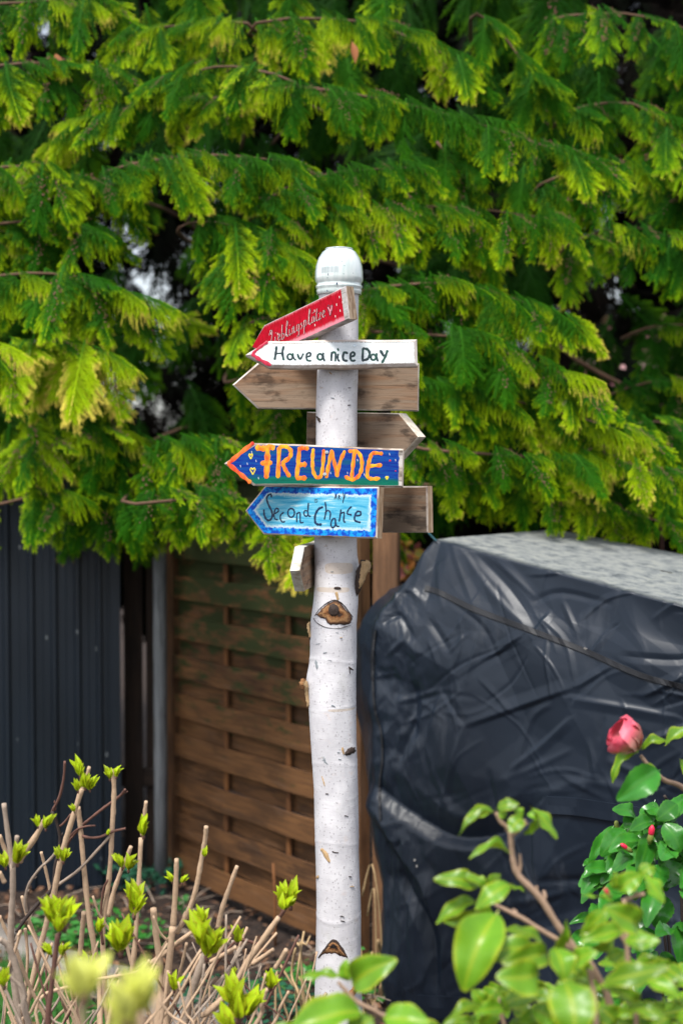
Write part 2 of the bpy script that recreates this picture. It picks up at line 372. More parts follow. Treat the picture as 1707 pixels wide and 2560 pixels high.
def mat_tarp():
    t = NT('black_coated_tarpaulin'); o = t.obj(); n = t.noise(o, 5, 5, .6); f = t.noise(o, 420, 2)
    geo = t.n.new('ShaderNodeNewGeometry'); sx = t.n.new('ShaderNodeSeparateXYZ'); t.l.new(geo.outputs['Normal'], sx.inputs[0])
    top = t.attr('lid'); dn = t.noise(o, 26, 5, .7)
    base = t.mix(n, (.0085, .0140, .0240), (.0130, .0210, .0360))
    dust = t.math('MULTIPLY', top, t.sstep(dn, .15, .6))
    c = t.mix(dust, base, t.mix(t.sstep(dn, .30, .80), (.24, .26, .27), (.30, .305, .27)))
    sm = t.noise(t.mapv(o, (9, 9, 3)), 1.0, 4, .6); c = t.mix(t.math('MULTIPLY', t.sstep(sm, .60, .75), .22), c, (.12, .13, .15))
    t.set('Base Color', c); t.set('Roughness', t.math('ADD', .40, t.math('MULTIPLY', dust, .4))); t.set('Specular IOR Level', .45)
    t.bump(t.math('ADD', t.math('MULTIPLY', f, .25), t.noise(o, 60, 3)), .10, .0015); return t.m
TARP = mat_tarp(); SEAM = mat_plain('tarpaulin_binding', (.012, .013, .017), .6, .3, 300)
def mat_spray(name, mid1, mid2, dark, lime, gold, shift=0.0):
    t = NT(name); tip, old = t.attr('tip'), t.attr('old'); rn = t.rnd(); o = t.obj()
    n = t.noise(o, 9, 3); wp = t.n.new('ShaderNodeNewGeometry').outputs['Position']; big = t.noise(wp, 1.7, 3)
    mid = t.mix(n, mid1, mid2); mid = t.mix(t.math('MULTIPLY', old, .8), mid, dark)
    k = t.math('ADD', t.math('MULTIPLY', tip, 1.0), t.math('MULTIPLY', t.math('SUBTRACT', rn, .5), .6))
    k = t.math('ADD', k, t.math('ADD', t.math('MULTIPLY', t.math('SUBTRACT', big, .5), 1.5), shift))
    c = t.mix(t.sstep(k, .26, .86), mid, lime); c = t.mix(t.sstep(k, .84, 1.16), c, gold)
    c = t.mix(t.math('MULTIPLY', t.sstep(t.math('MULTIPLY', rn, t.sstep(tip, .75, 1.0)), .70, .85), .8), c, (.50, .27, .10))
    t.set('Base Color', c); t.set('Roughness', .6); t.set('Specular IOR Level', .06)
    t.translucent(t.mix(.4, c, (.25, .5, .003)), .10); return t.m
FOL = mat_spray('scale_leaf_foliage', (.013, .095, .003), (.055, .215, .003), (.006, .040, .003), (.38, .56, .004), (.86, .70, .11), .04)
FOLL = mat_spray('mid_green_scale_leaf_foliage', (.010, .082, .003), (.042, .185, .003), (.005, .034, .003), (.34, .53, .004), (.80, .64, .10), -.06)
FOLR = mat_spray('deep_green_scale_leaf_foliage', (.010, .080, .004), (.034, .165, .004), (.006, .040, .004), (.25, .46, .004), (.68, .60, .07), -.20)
FOLS = mat_spray('painted_shade_old_scale_leaf_foliage', (.005, .040, .001), (.014, .075, .001), (.003, .018, .001), (.05, .14, .001), (.10, .17, .004), -.15)  # deeper layers: old growth without bright tips, with hedge shade painted into the colour
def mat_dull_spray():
    t = NT('painted_shade_inner_foliage'); n = t.noise(t.obj(), 3, 3)
    c = t.mix(t.sstep(n, .4, .6), (.002, .005, .0015), (.006, .004, .003)); t.set('Base Color', c); t.set('Roughness', .8); t.set('Specular IOR Level', .1); return t.m  # near-black base colour paints the shade behind the gaps
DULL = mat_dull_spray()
CONE = mat_plain('small_purple_brown_cones', (.30, .13, .10), .8, .5, 90)
TWIG = mat_plain('brown_twig_bark', (.13, .07, .04), .85, .4, 60)
def mat_leaf(name, mid, edge, light, rough=.28, tr=.2):
    t = NT(name); e, rb = t.attr('rim'), t.attr('rib'); rn = t.rnd(); o = t.obj(); n = t.noise(o, 2.5, 3)
    c = t.mix(n, mid, light); hv = t.n.new('ShaderNodeHueSaturation'); t.l.new(c, hv.inputs['Color'])
    t.inp(hv, 'Value', None); t.l.new(t.math('ADD', .7, t.math('MULTIPLY', rn, .6)), hv.inputs['Value']); c = hv.outputs[0]
    c = t.mix(t.math('MULTIPLY', t.sstep(t.math('ADD', e, t.math('MULTIPLY', t.math('SUBTRACT', n, .5), .5)), .72, 1.08), .75), c, edge)
    c = t.mix(t.math('MULTIPLY', t.math('POWER', rb, 3.0), .55), c, edge)
    ph = t.math('SUBTRACT', t.math('MULTIPLY', t.attr('lv'), 46.0), t.math('MULTIPLY', t.math('ABSOLUTE', t.attr('lu')), 55.0)); vein = t.math('POWER', t.math('ABSOLUTE', t.math('SINE', ph)), 14.0)
    c = t.mix(t.math('MULTIPLY', vein, .22), c, edge); sp = t.voro(t.comb(t.attr('lu'), t.attr('lv'), rn), 9); c = t.mix(t.math('MULTIPLY', t.sstep(sp, .10, .05), .6), c, (.16, .10, .03))
    t.set('Base Color', c); t.set('Roughness', rough); t.set('Specular IOR Level', .5)
    t.bump(t.math('ADD', n, t.math('MULTIPLY', rb, .5)), .1, .01)
    t.translucent(t.mix(.5, c, edge), tr); return t.m
LEAFB = mat_leaf('dark_glossy_leaf', (.020, .15, .012), (.07, .24, .02), (.05, .25, .025), .26, .12)
LEAFF = mat_leaf('yellow_green_glossy_leaf', (.060, .21, .006), (.48, .52, .02), (.18, .40, .02), .36, .25)
LEAFY = mat_leaf('fresh_spring_leaf', (.36, .62, .008), (.42, .28, .02), (.64, .82, .015), .45, .35)
LEAFP = mat_leaf('pale_yellow_bud_leaf', (.72, .80, .10), (.80, .76, .15), (.85, .88, .28), .5, .35)
LEAFG = mat_leaf('low_green_leaf', (.03, .16, .03), (.08, .25, .03), (.05, .24, .05), .5, .2)
STEM = mat_plain('pale_tan_stem', (.58, .40, .26), .8, .3, 130)
STEMG = mat_plain('grey_brown_stem', (.40, .31, .24), .85, .35, 110)
STEMR = mat_plain('thin_red_brown_twig', (.16, .075, .055), .8, .4, 110)
STEMD = mat_plain('dark_twig', (.05, .035, .03), .8, .4, 110)
CAMST = mat_plain('camellia_stem', (.38, .25, .17), .7, .3, 120)

# ------------------------------------------------------------------ ground
def build_ground():
    t = NT('dark_garden_soil'); o = t.obj(); n = t.noise(o, 7, 6, .7); n2 = t.noise(o, 60, 5, .7); v = t.voro(o, 34)
    c = t.mix(t.sstep(n2, .35, .65), (.014, .008, .006), (.050, .028, .018)); c = t.mix(t.sstep(n, .52, .7), c, (.10, .06, .038))
    t.set('Base Color', c); t.set('Roughness', .95); t.bump(t.math('ADD', n2, v), .8, .012)
    N = 90; xs = np.linspace(-1, 1, N); xs = np.sign(xs) * np.abs(xs) ** 3 * 400; ys = xs.copy() + 4.5
    X, Yg = np.meshgrid(xs, ys); near = np.exp(-((X) ** 2 + (Yg - 4.5) ** 2) / 30)
    Z = (fbm(X * 2.3 + 50, Yg * 2.3 + 50, 4, 5) - .5) * .05 * near
    v = np.stack([X, Yg, Z], -1).reshape(-1, 3); i = np.arange(N * N).reshape(N, N)
    f = np.stack([i[:-1, :-1], i[:-1, 1:], i[1:, 1:], i[1:, :-1]], -1).reshape(-1, 4)
    o = link('ground', mk_np('ground', v, f), None, t.m, True); tag(o, kind='structure')
    # lawn sheet, lower left, and its stone edging
    t = NT('short_lawn'); o = t.obj(); n = t.noise(o, 90, 4); t.set('Base Color', t.mix(n, (.012, .075, .008), (.04, .18, .015))); t.set('Roughness', .9)
    a = [P(-500, 2700, 3.4), P(150, 2600, 3.75), P(300, 2560, 3.9), P(150, 2440, 4.25), P(-60, 2380, 4.45), P(-700, 2330, 4.7)]
    v = [(p.x, p.y, .03) for p in a]; lo = link('lawn', mk('lawn', v, [tuple(range(6))]), None, t.m); tag(lo, kind='structure')
    gb = MB(); rr = random.Random(3)
    for k in range(5200):
        u = rr.random(); w = rr.random()
        x = -1.9 + u * 1.35; y = 3.3 + w * 1.25
        if x > -.62 - (4.6 - y) * -.02 or y > 4.45 - (x + 1.2) * .35: continue
        h = .03 + .035 * rr.random(); an = rr.random() * 6.3; dx, dy = math.cos(an) * .0022, math.sin(an) * .0022
        lx, ly = rr.uniform(-.02, .02), rr.uniform(-.02, .02)
        gb.add([(x - dx, y - dy, .03), (x + dx, y + dy, .03), (x + lx, y + ly, .03 + h)], [(0, 1, 2)])
    g = link('grass', gb.mesh('grass'), None, t.m); tag(g, 'short bright green grass of the lawn at lower left', 'grass', kind='stuff')
    t = NT('grey_edging_stone'); o = t.obj(); n = t.noise(o, 14, 6, .7); t.set('Base Color', t.mix(n, (.13, .115, .10), (.33, .30, .27))); t.set('Roughness', .9); t.bump(n, .6, .01)
    rr = random.Random(5)
    for k in range(7):
        p = P(-80, 2345, 4.72).lerp(P(460, 2560, 3.98), k / 6); p.z = .035
        mb = MB(); ring = [(math.cos(a) * (.10 + .05 * rr.random()), math.sin(a) * (.06 + .04 * rr.random())) for a in np.linspace(0, 2 * math.pi, 11)[:-1]]
        lo_ = [(x * 1.03, y * 1.03, -.06) for x, y in ring]; mi_ = [(x, y, .008) for x, y in ring]; hi_ = [(x * .9, y * .86, .016) for x, y in ring]
        fs = [(i, (i + 1) % 10, 10 + (i + 1) % 10, 10 + i) for i in range(10)] + [(10 + i, 10 + (i + 1) % 10, 20 + (i + 1) % 10, 20 + i) for i in range(10)] + [tuple(range(20, 30))]
        mb.add(lo_ + mi_ + hi_, fs); s = link('edging_stone', mb.mesh('edging_stone'), None, t.m, True)
        s.location = p; s.rotation_euler.z = -.75 + rr.uniform(-.2, .2)
        tag(s, 'flat grey edging stone by the lawn, ' + ['first from the left edge of the photo', 'second from the left edge', 'third from the left edge', 'in the middle of the row', 'third from the birch trunk end', 'second from the birch trunk end', 'last one, nearest the birch trunk'][k], 'stone', 'edging stones along the lawn')
    # leaf litter on the soil
    LIT = NT('dry_brown_leaf_litter'); rn = LIT.noise(LIT.obj(), 40, 2); LIT.set('Base Color', LIT.ramp(rn, [(.3, (.04, .02, .012)), (.5, (.13, .06, .03)), (.7, (.28, .15, .08))])); LIT.set('Roughness', .9)
    mb = MB(); rr = random.Random(9)
    for k in range(2600):
        x = rr.uniform(-1.5, 1.2); y = rr.uniform(3.7, 5.9); z = .008 + .03 * rr.random(); L = rr.uniform(.018, .05); w = L * rr.uniform(.25, .5); an = rr.random() * 6.3
        u = Vector((math.cos(an), math.sin(an), rr.uniform(-.35, .35))); n = Vector((-math.sin(an), math.cos(an), rr.uniform(-.5, .5))); c = Vector((x, y, z))
        mb.add([c - u * L / 2, c + n * w / 2, c + u * L / 2, c - n * w / 2 + Vector((0, 0, .006))], [(0, 1, 2, 3)])
    l = link('leaf_litter', mb.mesh('leaf_litter'), None, LIT.m); tag(l, 'dry brown leaves and bark crumbs on the soil', 'leaf litter', kind='stuff')
    # chippings of woody debris
    mb = MB()
    for k in range(220):
        x = rr.uniform(-1.2, 1.0); y = rr.uniform(3.8, 5.4); an = rr.random() * 6.3; L = rr.uniform(.05, .16)
        a = Vector((x, y, .02)); b = a + Vector((math.cos(an), math.sin(an), rr.uniform(-.1, .35))) * L; mb.tube([a, (a + b) / 2 + Vector((0, 0, .01)), b], [.0025, .002, .001], 4)
    l = link('fallen_twigs', mb.mesh('fallen_twigs'), None, STEMG); tag(l, 'thin fallen twigs on the soil under the fence', 'twigs', kind='stuff')
build_ground()

# ------------------------------------------------------------------ fence panel, posts, board fence, shed
FO = P(438, 2193, 5.28); FO.z = .05
FD = Vector((.616, -.788, 0)).normalized(); FN = Vector((-FD.y, FD.x, 0)) * -1.0     # towards the camera
if FN.y > 0: FN = -FN
UPV = Vector((0, 0, 1))
def timber(name, parent, mat, o, x, y, z, lx, ly, lz, ch=.004, bow=None, seg=1):
    """a board with chamfered long edges; x = grain direction. attributes su,tv,wz"""
    prof = [(ch, 0), (ly - ch, 0), (ly, ch), (ly, lz - ch), (ly - ch, lz), (ch, lz), (0, lz - ch), (0, ch)]
    vs, su, tv, wz = [], [], [], []
    for i in range(seg + 1):
        s = lx * i / seg; off = bow(s) if bow else Vector((0, 0, 0))
        for p, q in prof:
            w = o + x * s + y * p + z * q + off; vs.append(w); su.append(s); tv.append(p + q * .7); wz.append(w.z)
    fs = [(i * 8 + k, i * 8 + (k + 1) % 8, (i + 1) * 8 + (k + 1) % 8, (i + 1) * 8 + k) for i in range(seg) for k in range(8)] + [tuple(range(7, -1, -1)), tuple(range(seg * 8, seg * 8 + 8))]
    return part(name, mk(name, vs, fs, {'su': su, 'tv': tv, 'wz': wz}), parent, mat)
fence = thing('slat_fence', 'brown timber fence panel of woven horizontal slats, greener and darker towards the top', 'fence', tuple(FO))
FW = 1.10
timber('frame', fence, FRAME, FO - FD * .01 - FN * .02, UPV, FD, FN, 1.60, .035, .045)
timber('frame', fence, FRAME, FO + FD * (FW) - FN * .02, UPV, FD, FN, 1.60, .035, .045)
rr = random.Random(4)
bats = [.356, .732]
for b in bats:
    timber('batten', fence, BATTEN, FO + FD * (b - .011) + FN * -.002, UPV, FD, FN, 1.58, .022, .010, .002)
for k in range(21):
    front = (k % 2 == 0); z = k * .0735 + .0
    jz = rr.uniform(-.002, .002); sgn = 1 if front else -1
    def bow(s, sgn=sgn, front=front):
        h = 0
        for b in bats: h += math.exp(-((s - b) / .13) ** 2)
        return FN * (sgn * (.004 + .011 * h))
    hgt = .084 if front else .080
    o = FO + FD * .026 + FN * (-.0015 if not front else .004) + UPV * (z + jz)
    th = .007
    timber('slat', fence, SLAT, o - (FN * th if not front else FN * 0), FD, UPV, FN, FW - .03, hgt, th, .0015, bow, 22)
nm_ = MB(); ns_ = MB()
for k in range(0, 21, 2):
    for b_ in bats + [.03, FW - .03]:
        q = FO + FD * b_ + FN * (.0155 if b_ in bats else .006) + UPV * (k * .0735 + .042); ns_.add([q + FD * math.cos(t_) * .003 + UPV * math.sin(t_) * .003 + FN * .0016 for t_ in np.linspace(0, 6.283, 7)[:-1]], [tuple(range(6))])
nl_ = part('nail_heads', ns_.mesh('nail_heads'), fence, mat_plain('rusty_nail', (.09, .05, .035), .6, .3, 90)); nl_['kind'] = 'stuff'
# grey round post at the corner, brown square post behind the signpost
gp = thing('fence_post', 'weathered grey post at the corner beside the dark plank fence', 'post', tuple(P(404, 2238, 5.17)))
gpp = P(404, 2238, 5.17); gpp.z = 0
mb = MB(); mb.tube([gpp + Vector((0, 0, z)) for z in (-.1, .4, .9, 1.3, 1.62)], [.025, .025, .0245, .024, .024], 18)
me = mk('post_shaft', mb.v, mb.f, {'su': [p[2] for p in mb.v], 'tv': [math.atan2(p[1] - gpp.y, p[0] - gpp.x) * .05 for p in mb.v], 'wz': [p[2] for p in mb.v]})
part('post_shaft', me, gp, GREYP, True)
bpb = FO + FD * (FW + .045) - FN * .03; bpb.z = -.1
bp = thing('fence_post', 'tall brown square timber post right of the birch signpost, ending the woven fence', 'post', (bpb.x, bpb.y, 0))
timber('post_shaft', bp, POSTM, bpb, UPV, Vector((1, -.15, 0)).normalized(), Vector((-.15, -1, 0)).normalized(), 1.62, .078, .07, .005)
timber('post_stake', bp, mat_timber('orange_stake_timber', (.35, .12, .02), (.60, .26, .05)), bpb + Vector((.080, -.03, 0)), UPV, Vector((1, -.15, 0)).normalized(), Vector((-.15, -1, 0)).normalized(), .95, .012, .03, .003)
# dark plank fence between shed and corner post
L0, L1 = P(288, 2230, 5.35), P(404, 2238, 5.42); L0.z = L1.z = .04
df = thing('plank_fence', 'dark brown fence of upright planks with narrow gaps between shed and grey post', 'fence', tuple(L0))
dd = (L1 - L0).normalized(); dn = Vector((dd.y, -dd.x, 0)); dn = dn if dn.y < 0 else -dn
edges = [287, 308, 315, 360, 366, 392, 402, 432]
x = None
def xline(px): 
    r = ray(px, 2230); t = (L0.y) / r.y; return (r * t)
for a, b in ((262, 307), (314, 359), (366, 393), (399, 436)):
    pa, pb = xline(a), xline(b); o = Vector((pa.x, L0.y + (pa.x - L0.x) * dd.y / max(dd.x, .01), .04))
    timber('plank', df, DARKB, o, UPV, Vector((1, 0, 0)), Vector((0, -1, 0)), 1.58, (pb.x - pa.x), .02, .002)
for z in (.35, 1.35):
    timber('rail', df, DARKB, Vector((L0.x - .05, L0.y + .035, z)), Vector((1, 0, 0)), Vector((0, 0, 1)), Vector((0, -1, 0)), .42, .07, .03)
# shed
sh = thing('garden_shed', 'dark blue ribbed metal garden shed wall under the conifer', 'shed', tuple(P(287, 2232, 5.22)))
ribs = [-530, -440, -355, -275, -200, -125, -52, 14, 76, 133, 192, 247, 287]
def shp(px): 
    Y = 5.2 - (287 - px) * .0002
    p = P(px, 1300, Y); p.z = 0; return p
for i in range(len(ribs) - 1):
    a, b = shp(ribs[i]), shp(ribs[i + 1]); u = (b - a).normalized(); n = Vector((u.y, -u.x, 0)); L = (b - a).length
    prof = [(0, .0), (L * .10, .0), (L * .18, -.016), (L * .48, -.016), (L * .52, -.012), (L * .56, -.016), (L * .84, -.016), (L * .92, 0), (L, 0)]
    vs = [a + u * s + n * d + Vector((0, 0, z)) for z in (.02, 1.60) for s, d in prof]; m = len(prof)
    vs += [v - n * .01 for v in vs]
    fs = [(k, k + 1, m + k + 1, m + k) for k in range(m - 1)] + [(2 * m + k + 1, 2 * m + k, 3 * m + k, 3 * m + k + 1) for k in range(m - 1)]
    fs += [(m + k, m + k + 1, 3 * m + k + 1, 3 * m + k) for k in range(m - 1)]
    part('wall_sheet', mk('wall_sheet', vs, fs), sh, SHED)
a, b = shp(ribs[0]), shp(ribs[-1]); u = (b - a).normalized(); n = Vector((-u.y, u.x, 0))
mb = MB(); mb.box(a + n * .014 + Vector((0, 0, .0)), u, n, UPV, (b - a).length - .005, 1.2, 1.58); part('shed_body', mb.mesh('shed_body'), sh, SHED)
mb = MB(); mb.box(b - u * .012 - n * .02, u, n, UPV, .03, .05, 1.60); part('corner_trim', mb.mesh('corner_trim'), sh, SHED)
mb = MB(); mb.add([a - u * .1 - n * .1 + UPV * 1.61, b + u * .06 - n * .1 + UPV * 1.61, b + u * .06 + n * 1.3 + UPV * 1.66, a - u * .1 + n * 1.3 + UPV * 1.66] + [a - u * .1 - n * .1 + UPV * 1.64, b + u * .06 - n * .1 + UPV * 1.64, b + u * .06 + n * 1.3 + UPV * 1.70, a - u * .1 + n * 1.3 + UPV * 1.70],
    [(3, 2, 1, 0), (4, 5, 6, 7), (0, 1, 5, 4), (1, 2, 6, 5), (2, 3, 7, 6), (3, 0, 4, 7)]); part('roof', mb.mesh('roof'), sh, SHED)

# ------------------------------------------------------------------ signpost: birch trunk
TY = 3.2
prof_px = [(560, 846, 47), (730, 847, 49), (800, 846, 49), (1000, 841.5, 50.5), (1100, 841.5, 50.5), (1240, 840, 52), (1370, 839, 54), (1450, 839, 54), (1500, 840, 56.5), (1560, 834, 58.5),
           (1640, 833, 58), (1695, 831, 59.5), (1770, 830.5, 60), (1850, 833.5, 57.5), (1975, 839.5, 55.5), (2131, 842.5, 55.5), (2287, 845.5, 56.5), (2400, 845, 58), (2560, 846, 61), (2960, 848, 68)]
_py = np.array([p[0] for p in prof_px], float); _pc = np.array([p[1] for p in prof_px], float); _ph = np.array([p[2] for p in prof_px], float)
def trunk_c(py): return float(np.interp(py, _py, _pc)), float(np.interp(py, _py, _ph))
def build_trunk(parent):
    z0, z1 = -.15, P(847, 700, TY).z; n, m = 760, 72
    zs = np.linspace(z0, z1, n)
    py = 1143 - (zs - EYE) / TY * FPX; py = CY - FPX * np.tan(np.arctan((zs - EYE) / TY) + PITCH)
    c = np.interp(py, _py, _pc); h = np.interp(py, _py, _ph)
    k = np.exp(-np.linspace(-2, 2, 25) ** 2); k /= k.sum()
    c = np.convolve(np.pad(c, 12, 'edge'), k, 'valid'); h = np.convolve(np.pad(h, 12, 'edge'), k, 'valid')
    X0 = (c - CX) * TY / FPX; r0 = h * TY / FPX
    th = np.linspace(0, 2 * np.pi, m, endpoint=False)
    TH, ZZ = np.meshgrid(th, zs); r = r0[:, None] * np.ones_like(TH)
    ar = TH * .05
    bump = (fbm(np.cos(TH) * 2 + 5, np.sin(TH) * 2 + ZZ * 9, 4, 3) - .5) * .0042
    ring = np.zeros_like(zs); line = np.zeros_like(zs); tan = np.zeros_like(TH)
    def zof(q): return P(840, q, TY).z
    for q, w, a in ((1648, .004, 1.0), (1765, .002, .6), (1905, .004, .6), (2285, .005, .9), (2335, .003, .5), (2100, .004, .8), (1240, .003, .3), (1990, .003, .5)):
        dz = ZZ - (zof(q) + .006 * np.sin(TH * 1.5 + q)); bump += .0007 * a * np.exp(-(dz / w) ** 2) * (.5 + vnoise(TH * 2, TH * 0 + q, 2))
    for q in (1775, 2340, 1125, 2010):
        line = np.maximum(line, np.exp(-((zs - zof(q)) / .0018) ** 2) * .9)
    L = line[:, None] * (vnoise(TH * 6, ZZ * 8 + 3, 8) > .45)
    for q, w, t0, t1, a in ((1417, .013, 4.2, 5.6, 1.), (1470, .006, 3.6, 5.4, 1.), (1766, .0035, 4.5, 6.1, 1.), (1830, .010, 4.25, 4.5, .8), (900, .01, 3.8, 4.4, .5)):
        tan = np.maximum(tan, a * np.exp(-((ZZ - zof(q)) / w) ** 4) * (1 / (1 + np.exp(-(TH - t0) * 9))) * (1 / (1 + np.exp((TH - t1) * 9))))
    for q, px_, wz, wt, a in ((1530, 838, .05, .6, .0004), (1430, 898, .03, .35, .006), (1700, 772, .03, .3, .006), (1672, 875, .012, .2, .0012), (1872, 885, .016, .25, .002), (2375, 832, .05, .5, .0004), (2440, 893, .03, .4, .006)):
        cc, hh = trunk_c(q); t = 1.5 * math.pi + math.asin(max(-1, min(1, (px_ - cc) / hh)))
        bump += a * np.exp(-((ZZ - zof(q)) / wz) ** 2 - ((TH - t) / wt) ** 2)
    r = r + bump
    V = np.stack([X0[:, None] + r * np.cos(TH), TY + r * np.sin(TH), ZZ], -1).reshape(-1, 3)
    i = np.arange(n * m).reshape(n, m); j = np.roll(i, -1, 1)
    F = np.stack([i[:-1], j[:-1], j[1:], i[1:]], -1).reshape(-1, 4)
    me = mk_np('birch_trunk', V, F, {'around': ar.ravel(), 'high': ZZ.ravel(), 'tan': tan.ravel(), 'line': (L * np.ones_like(TH)).ravel()})
    t = part('birch_trunk', me, parent, BARK, True)
    mb = MB(); ct = Vector((float(X0[-1]), TY, z1 - .001)); rr_ = float(r0[-1])
    mb.add([ct + Vector((math.cos(a) * rr_, math.sin(a) * rr_, 0)) for a in np.linspace(0, 2 * math.pi, 32, endpoint=False)], [tuple(range(32))])
    part('cut_end', mb.mesh('cut_end'), t, END)
    return t
post = thing('signpost', 'white birch trunk signpost carrying painted and bare wooden arrow boards', 'signpost', tuple(Vector((P(848, 2900, TY).x, TY, 0))))
trunk = build_trunk(post)
def surf(px, py, out=0.0):
    c, h = trunk_c(py); a = max(-.985, min(.985, (px - c) / h)); r = h * TY / FPX
    y = TY - r * math.sqrt(1 - a * a); p = P(px, py, y); c0 = Vector(((c - CX) * TY / FPX, TY, p.z)); d = (p - c0); d.z = 0
    return p + d.normalized() * out
def patch(name, outline, mat, peak=.004, base=.0012, center=None, rings=7, jag=.06, power=1.0, seed=0, label=None):
    rg = random.Random(seed); pts = smooth_path(list(outline) + [outline[0]], 5)[:-1]
    pts = [(x + rg.uniform(-1, 1) * jag * 14, y + rg.uniform(-1, 1) * jag * 14) for x, y in pts]
    cx_, cy_ = center or (sum(p[0] for p in pts) / len(pts), sum(p[1] for p in pts) / len(pts)); n = len(pts)
    vs = [surf(cx_, cy_, base + peak)]; core = [0.0]
    for k in range(1, rings + 1):
        f = k / rings
        for x, y in pts:
            q = (cx_ + (x - cx_) * f, cy_ + (y - cy_) * f); o = base + peak * (1 - f ** 2) ** power + rg.uniform(-.0007, .0007) * (f < 1)
            if k == rings: o = -.0008
            vs.append(surf(q[0], q[1], o)); core.append(f)
    fs = [(0, 1 + i, 1 + (i + 1) % n) for i in range(n)]
    for k in range(rings - 1):
        for i in range(n): fs.append((1 + k * n + i, 1 + (k + 1) * n + i, 1 + (k + 1) * n + (i + 1) % n, 1 + k * n + (i + 1) % n))
    o = part(name, mk(name, vs, fs, {'core': core}), trunk, mat, True)
    if label: o['label'] = label
    return o
# the eye-shaped knot
patch('knot', [(790, 1537), (806, 1519), (823, 1506), (845, 1503), (862, 1520), (880, 1542), (876, 1560), (850, 1563), (822, 1562), (812, 1548), (800, 1545)], KNOT, .0030, .0022, (834, 1526), 9, .10, seed=1, label='large eye-shaped orange brown knot with a black centre')
patch('knot', [(822, 1512), (834, 1506), (846, 1514), (849, 1528), (840, 1542), (828, 1540), (820, 1528)], KDARK, .0045, .0042, None, 5, .06, seed=2)
def scar(pts, w, mat, name='bark_scar', out=.0012, seed=0):
    out += .0012
    rg = random.Random(seed); P2 = smooth_path([tuple(p) for p in pts], 6); L = []; Rr = []; Ce = []
    for i, (x, y) in enumerate(P2):
        a = P2[max(i - 1, 0)]; b = P2[min(i + 1, len(P2) - 1)]; dx, dy = b[0] - a[0], b[1] - a[1]; l = math.hypot(dx, dy) or 1
        ww = w * (math.sin(math.pi * (i + .4) / (len(P2) - .2)) ** .5) * rg.uniform(.7, 1.2) / 2
        nx, ny = -dy / l * ww, dx / l * ww
        L.append(surf(x + nx, y + ny, -.0003)); Ce.append(surf(x, y, out)); Rr.append(surf(x - nx, y - ny, -.0003))
    n = len(P2); vs = L + Ce + Rr; fs = [(i, i + 1, n + i + 1, n + i) for i in range(n - 1)] + [(n + i, n + i + 1, 2 * n + i + 1, 2 * n + i) for i in range(n - 1)]
    return part(name, mk(name, vs, fs, {'core': [.1] * len(vs)}), trunk, mat, True)
scar([(788, 1540), (800, 1522), (820, 1506), (838, 1501), (856, 1510), (872, 1530), (881, 1543)], 4, KDARK, seed=3)
scar([(784, 1545), (794, 1558), (815, 1568), (845, 1571), (876, 1563)], 2.2, KDARK, out=.0006, seed=4)
scar([(835, 1470), (852, 1471)], 7, KDARK, seed=5); scar([(840, 1480), (845, 1500)], 9, KTAN, seed=6, name='bark_flake')
scar([(789, 1650), (793, 1672)], 8, KGREY, seed=7); scar([(872, 1669), (882, 1675)], 8, KDARK, seed=8)
scar([(872, 1666), (874, 1684)], 3, KDARK, seed=18)
patch('knot', [(862, 1885), (870, 1872), (885, 1864), (889, 1868), (890, 1880), (878, 1886), (868, 1889)], KDARK, .003, .001, None, 4, .1, seed=9)
scar([(856, 1868), (857, 1876), (860, 1886)], 6, KTAN, seed=10, name='bark_flake')
patch('bark_mark', [(802, 1895), (806, 1884), (812, 1892), (818, 1906), (821, 1914), (808, 1910), (802, 1904)], KGREY, .0006, .0006, None, 3, .05, seed=11)
scar([(802, 2122), (812, 2133), (824, 2156)], 12, KTAN, seed=12, name='bark_flake'); scar([(830, 2128), (838, 2131), (846, 2131)], 5, KDARK, seed=13)
scar([(792, 2196), (795, 2188)], 6, KTAN, seed=14); scar([(805, 1940), (812, 1965)], 4, KTAN, seed=15); scar([(822, 930), (830, 936)], 3, KTAN, seed=16)
patch('knot', [(800, 2388), (815, 2372), (822, 2357), (836, 2352), (848, 2360), (856, 2376), (868, 2392), (856, 2392), (846, 2388), (830, 2384), (812, 2386)], KNOT, .003, .001, (834, 2362), 6, .12, seed=17, label='dark arrow-shaped knot near the foot')
scar([(796, 2394), (812, 2374), (826, 2356), (838, 2352), (852, 2368), (868, 2394)], 9, KDARK, seed=19)
scar([(792, 1040), (796, 1048), (800, 1056)], 8, KDARK, seed=20); scar([(774, 1560), (775, 1600)], 4, KDARK, seed=21)
rg = random.Random(12)
for k in range(26):
    y = rg.uniform(930, 2330); c, h = trunk_c(y); x = c + rg.uniform(-.85, .85) * h
    if 1490 < y < 1580 and abs(x - 836) < 55: continue
    if 1100 < y < 1350 or 880 < y < 930: continue
    scar([(x, y), (x + rg.uniform(2, 6), y + rg.uniform(-1, 1.5)), (x + rg.uniform(6, 11), y + rg.uniform(-2, 3))], rg.uniform(1.5, 3.2), rg.choice([KDARK, KGREY, KGREY, KTAN]), out=.0006, seed=100 + k)
def stub(pts, rad, mat, seed, name='branch_stub', n=9):
    rg = random.Random(seed); mb = MB(); pp = smooth_path([tuple(p) for p in pts], 5)
    rr2 = np.interp(np.linspace(0, 1, len(pp)), np.linspace(0, 1, len(rad)), rad)
    mb.tube(pp, list(rr2), n, a=.5)
    mb.v = [tuple(c + rg.uniform(-.0016, .0016) for c in v) for v in mb.v]
    return part(name, mb.mesh(name, 'core'), trunk, mat, True)
y0 = TY - .012
stub([P(886, 1490, y0), P(897, 1462, y0 - .01), P(903, 1430, y0 - .015), P(912, 1404, y0 - .02)], [.005, .009, .012, .010], KDARK, 1)
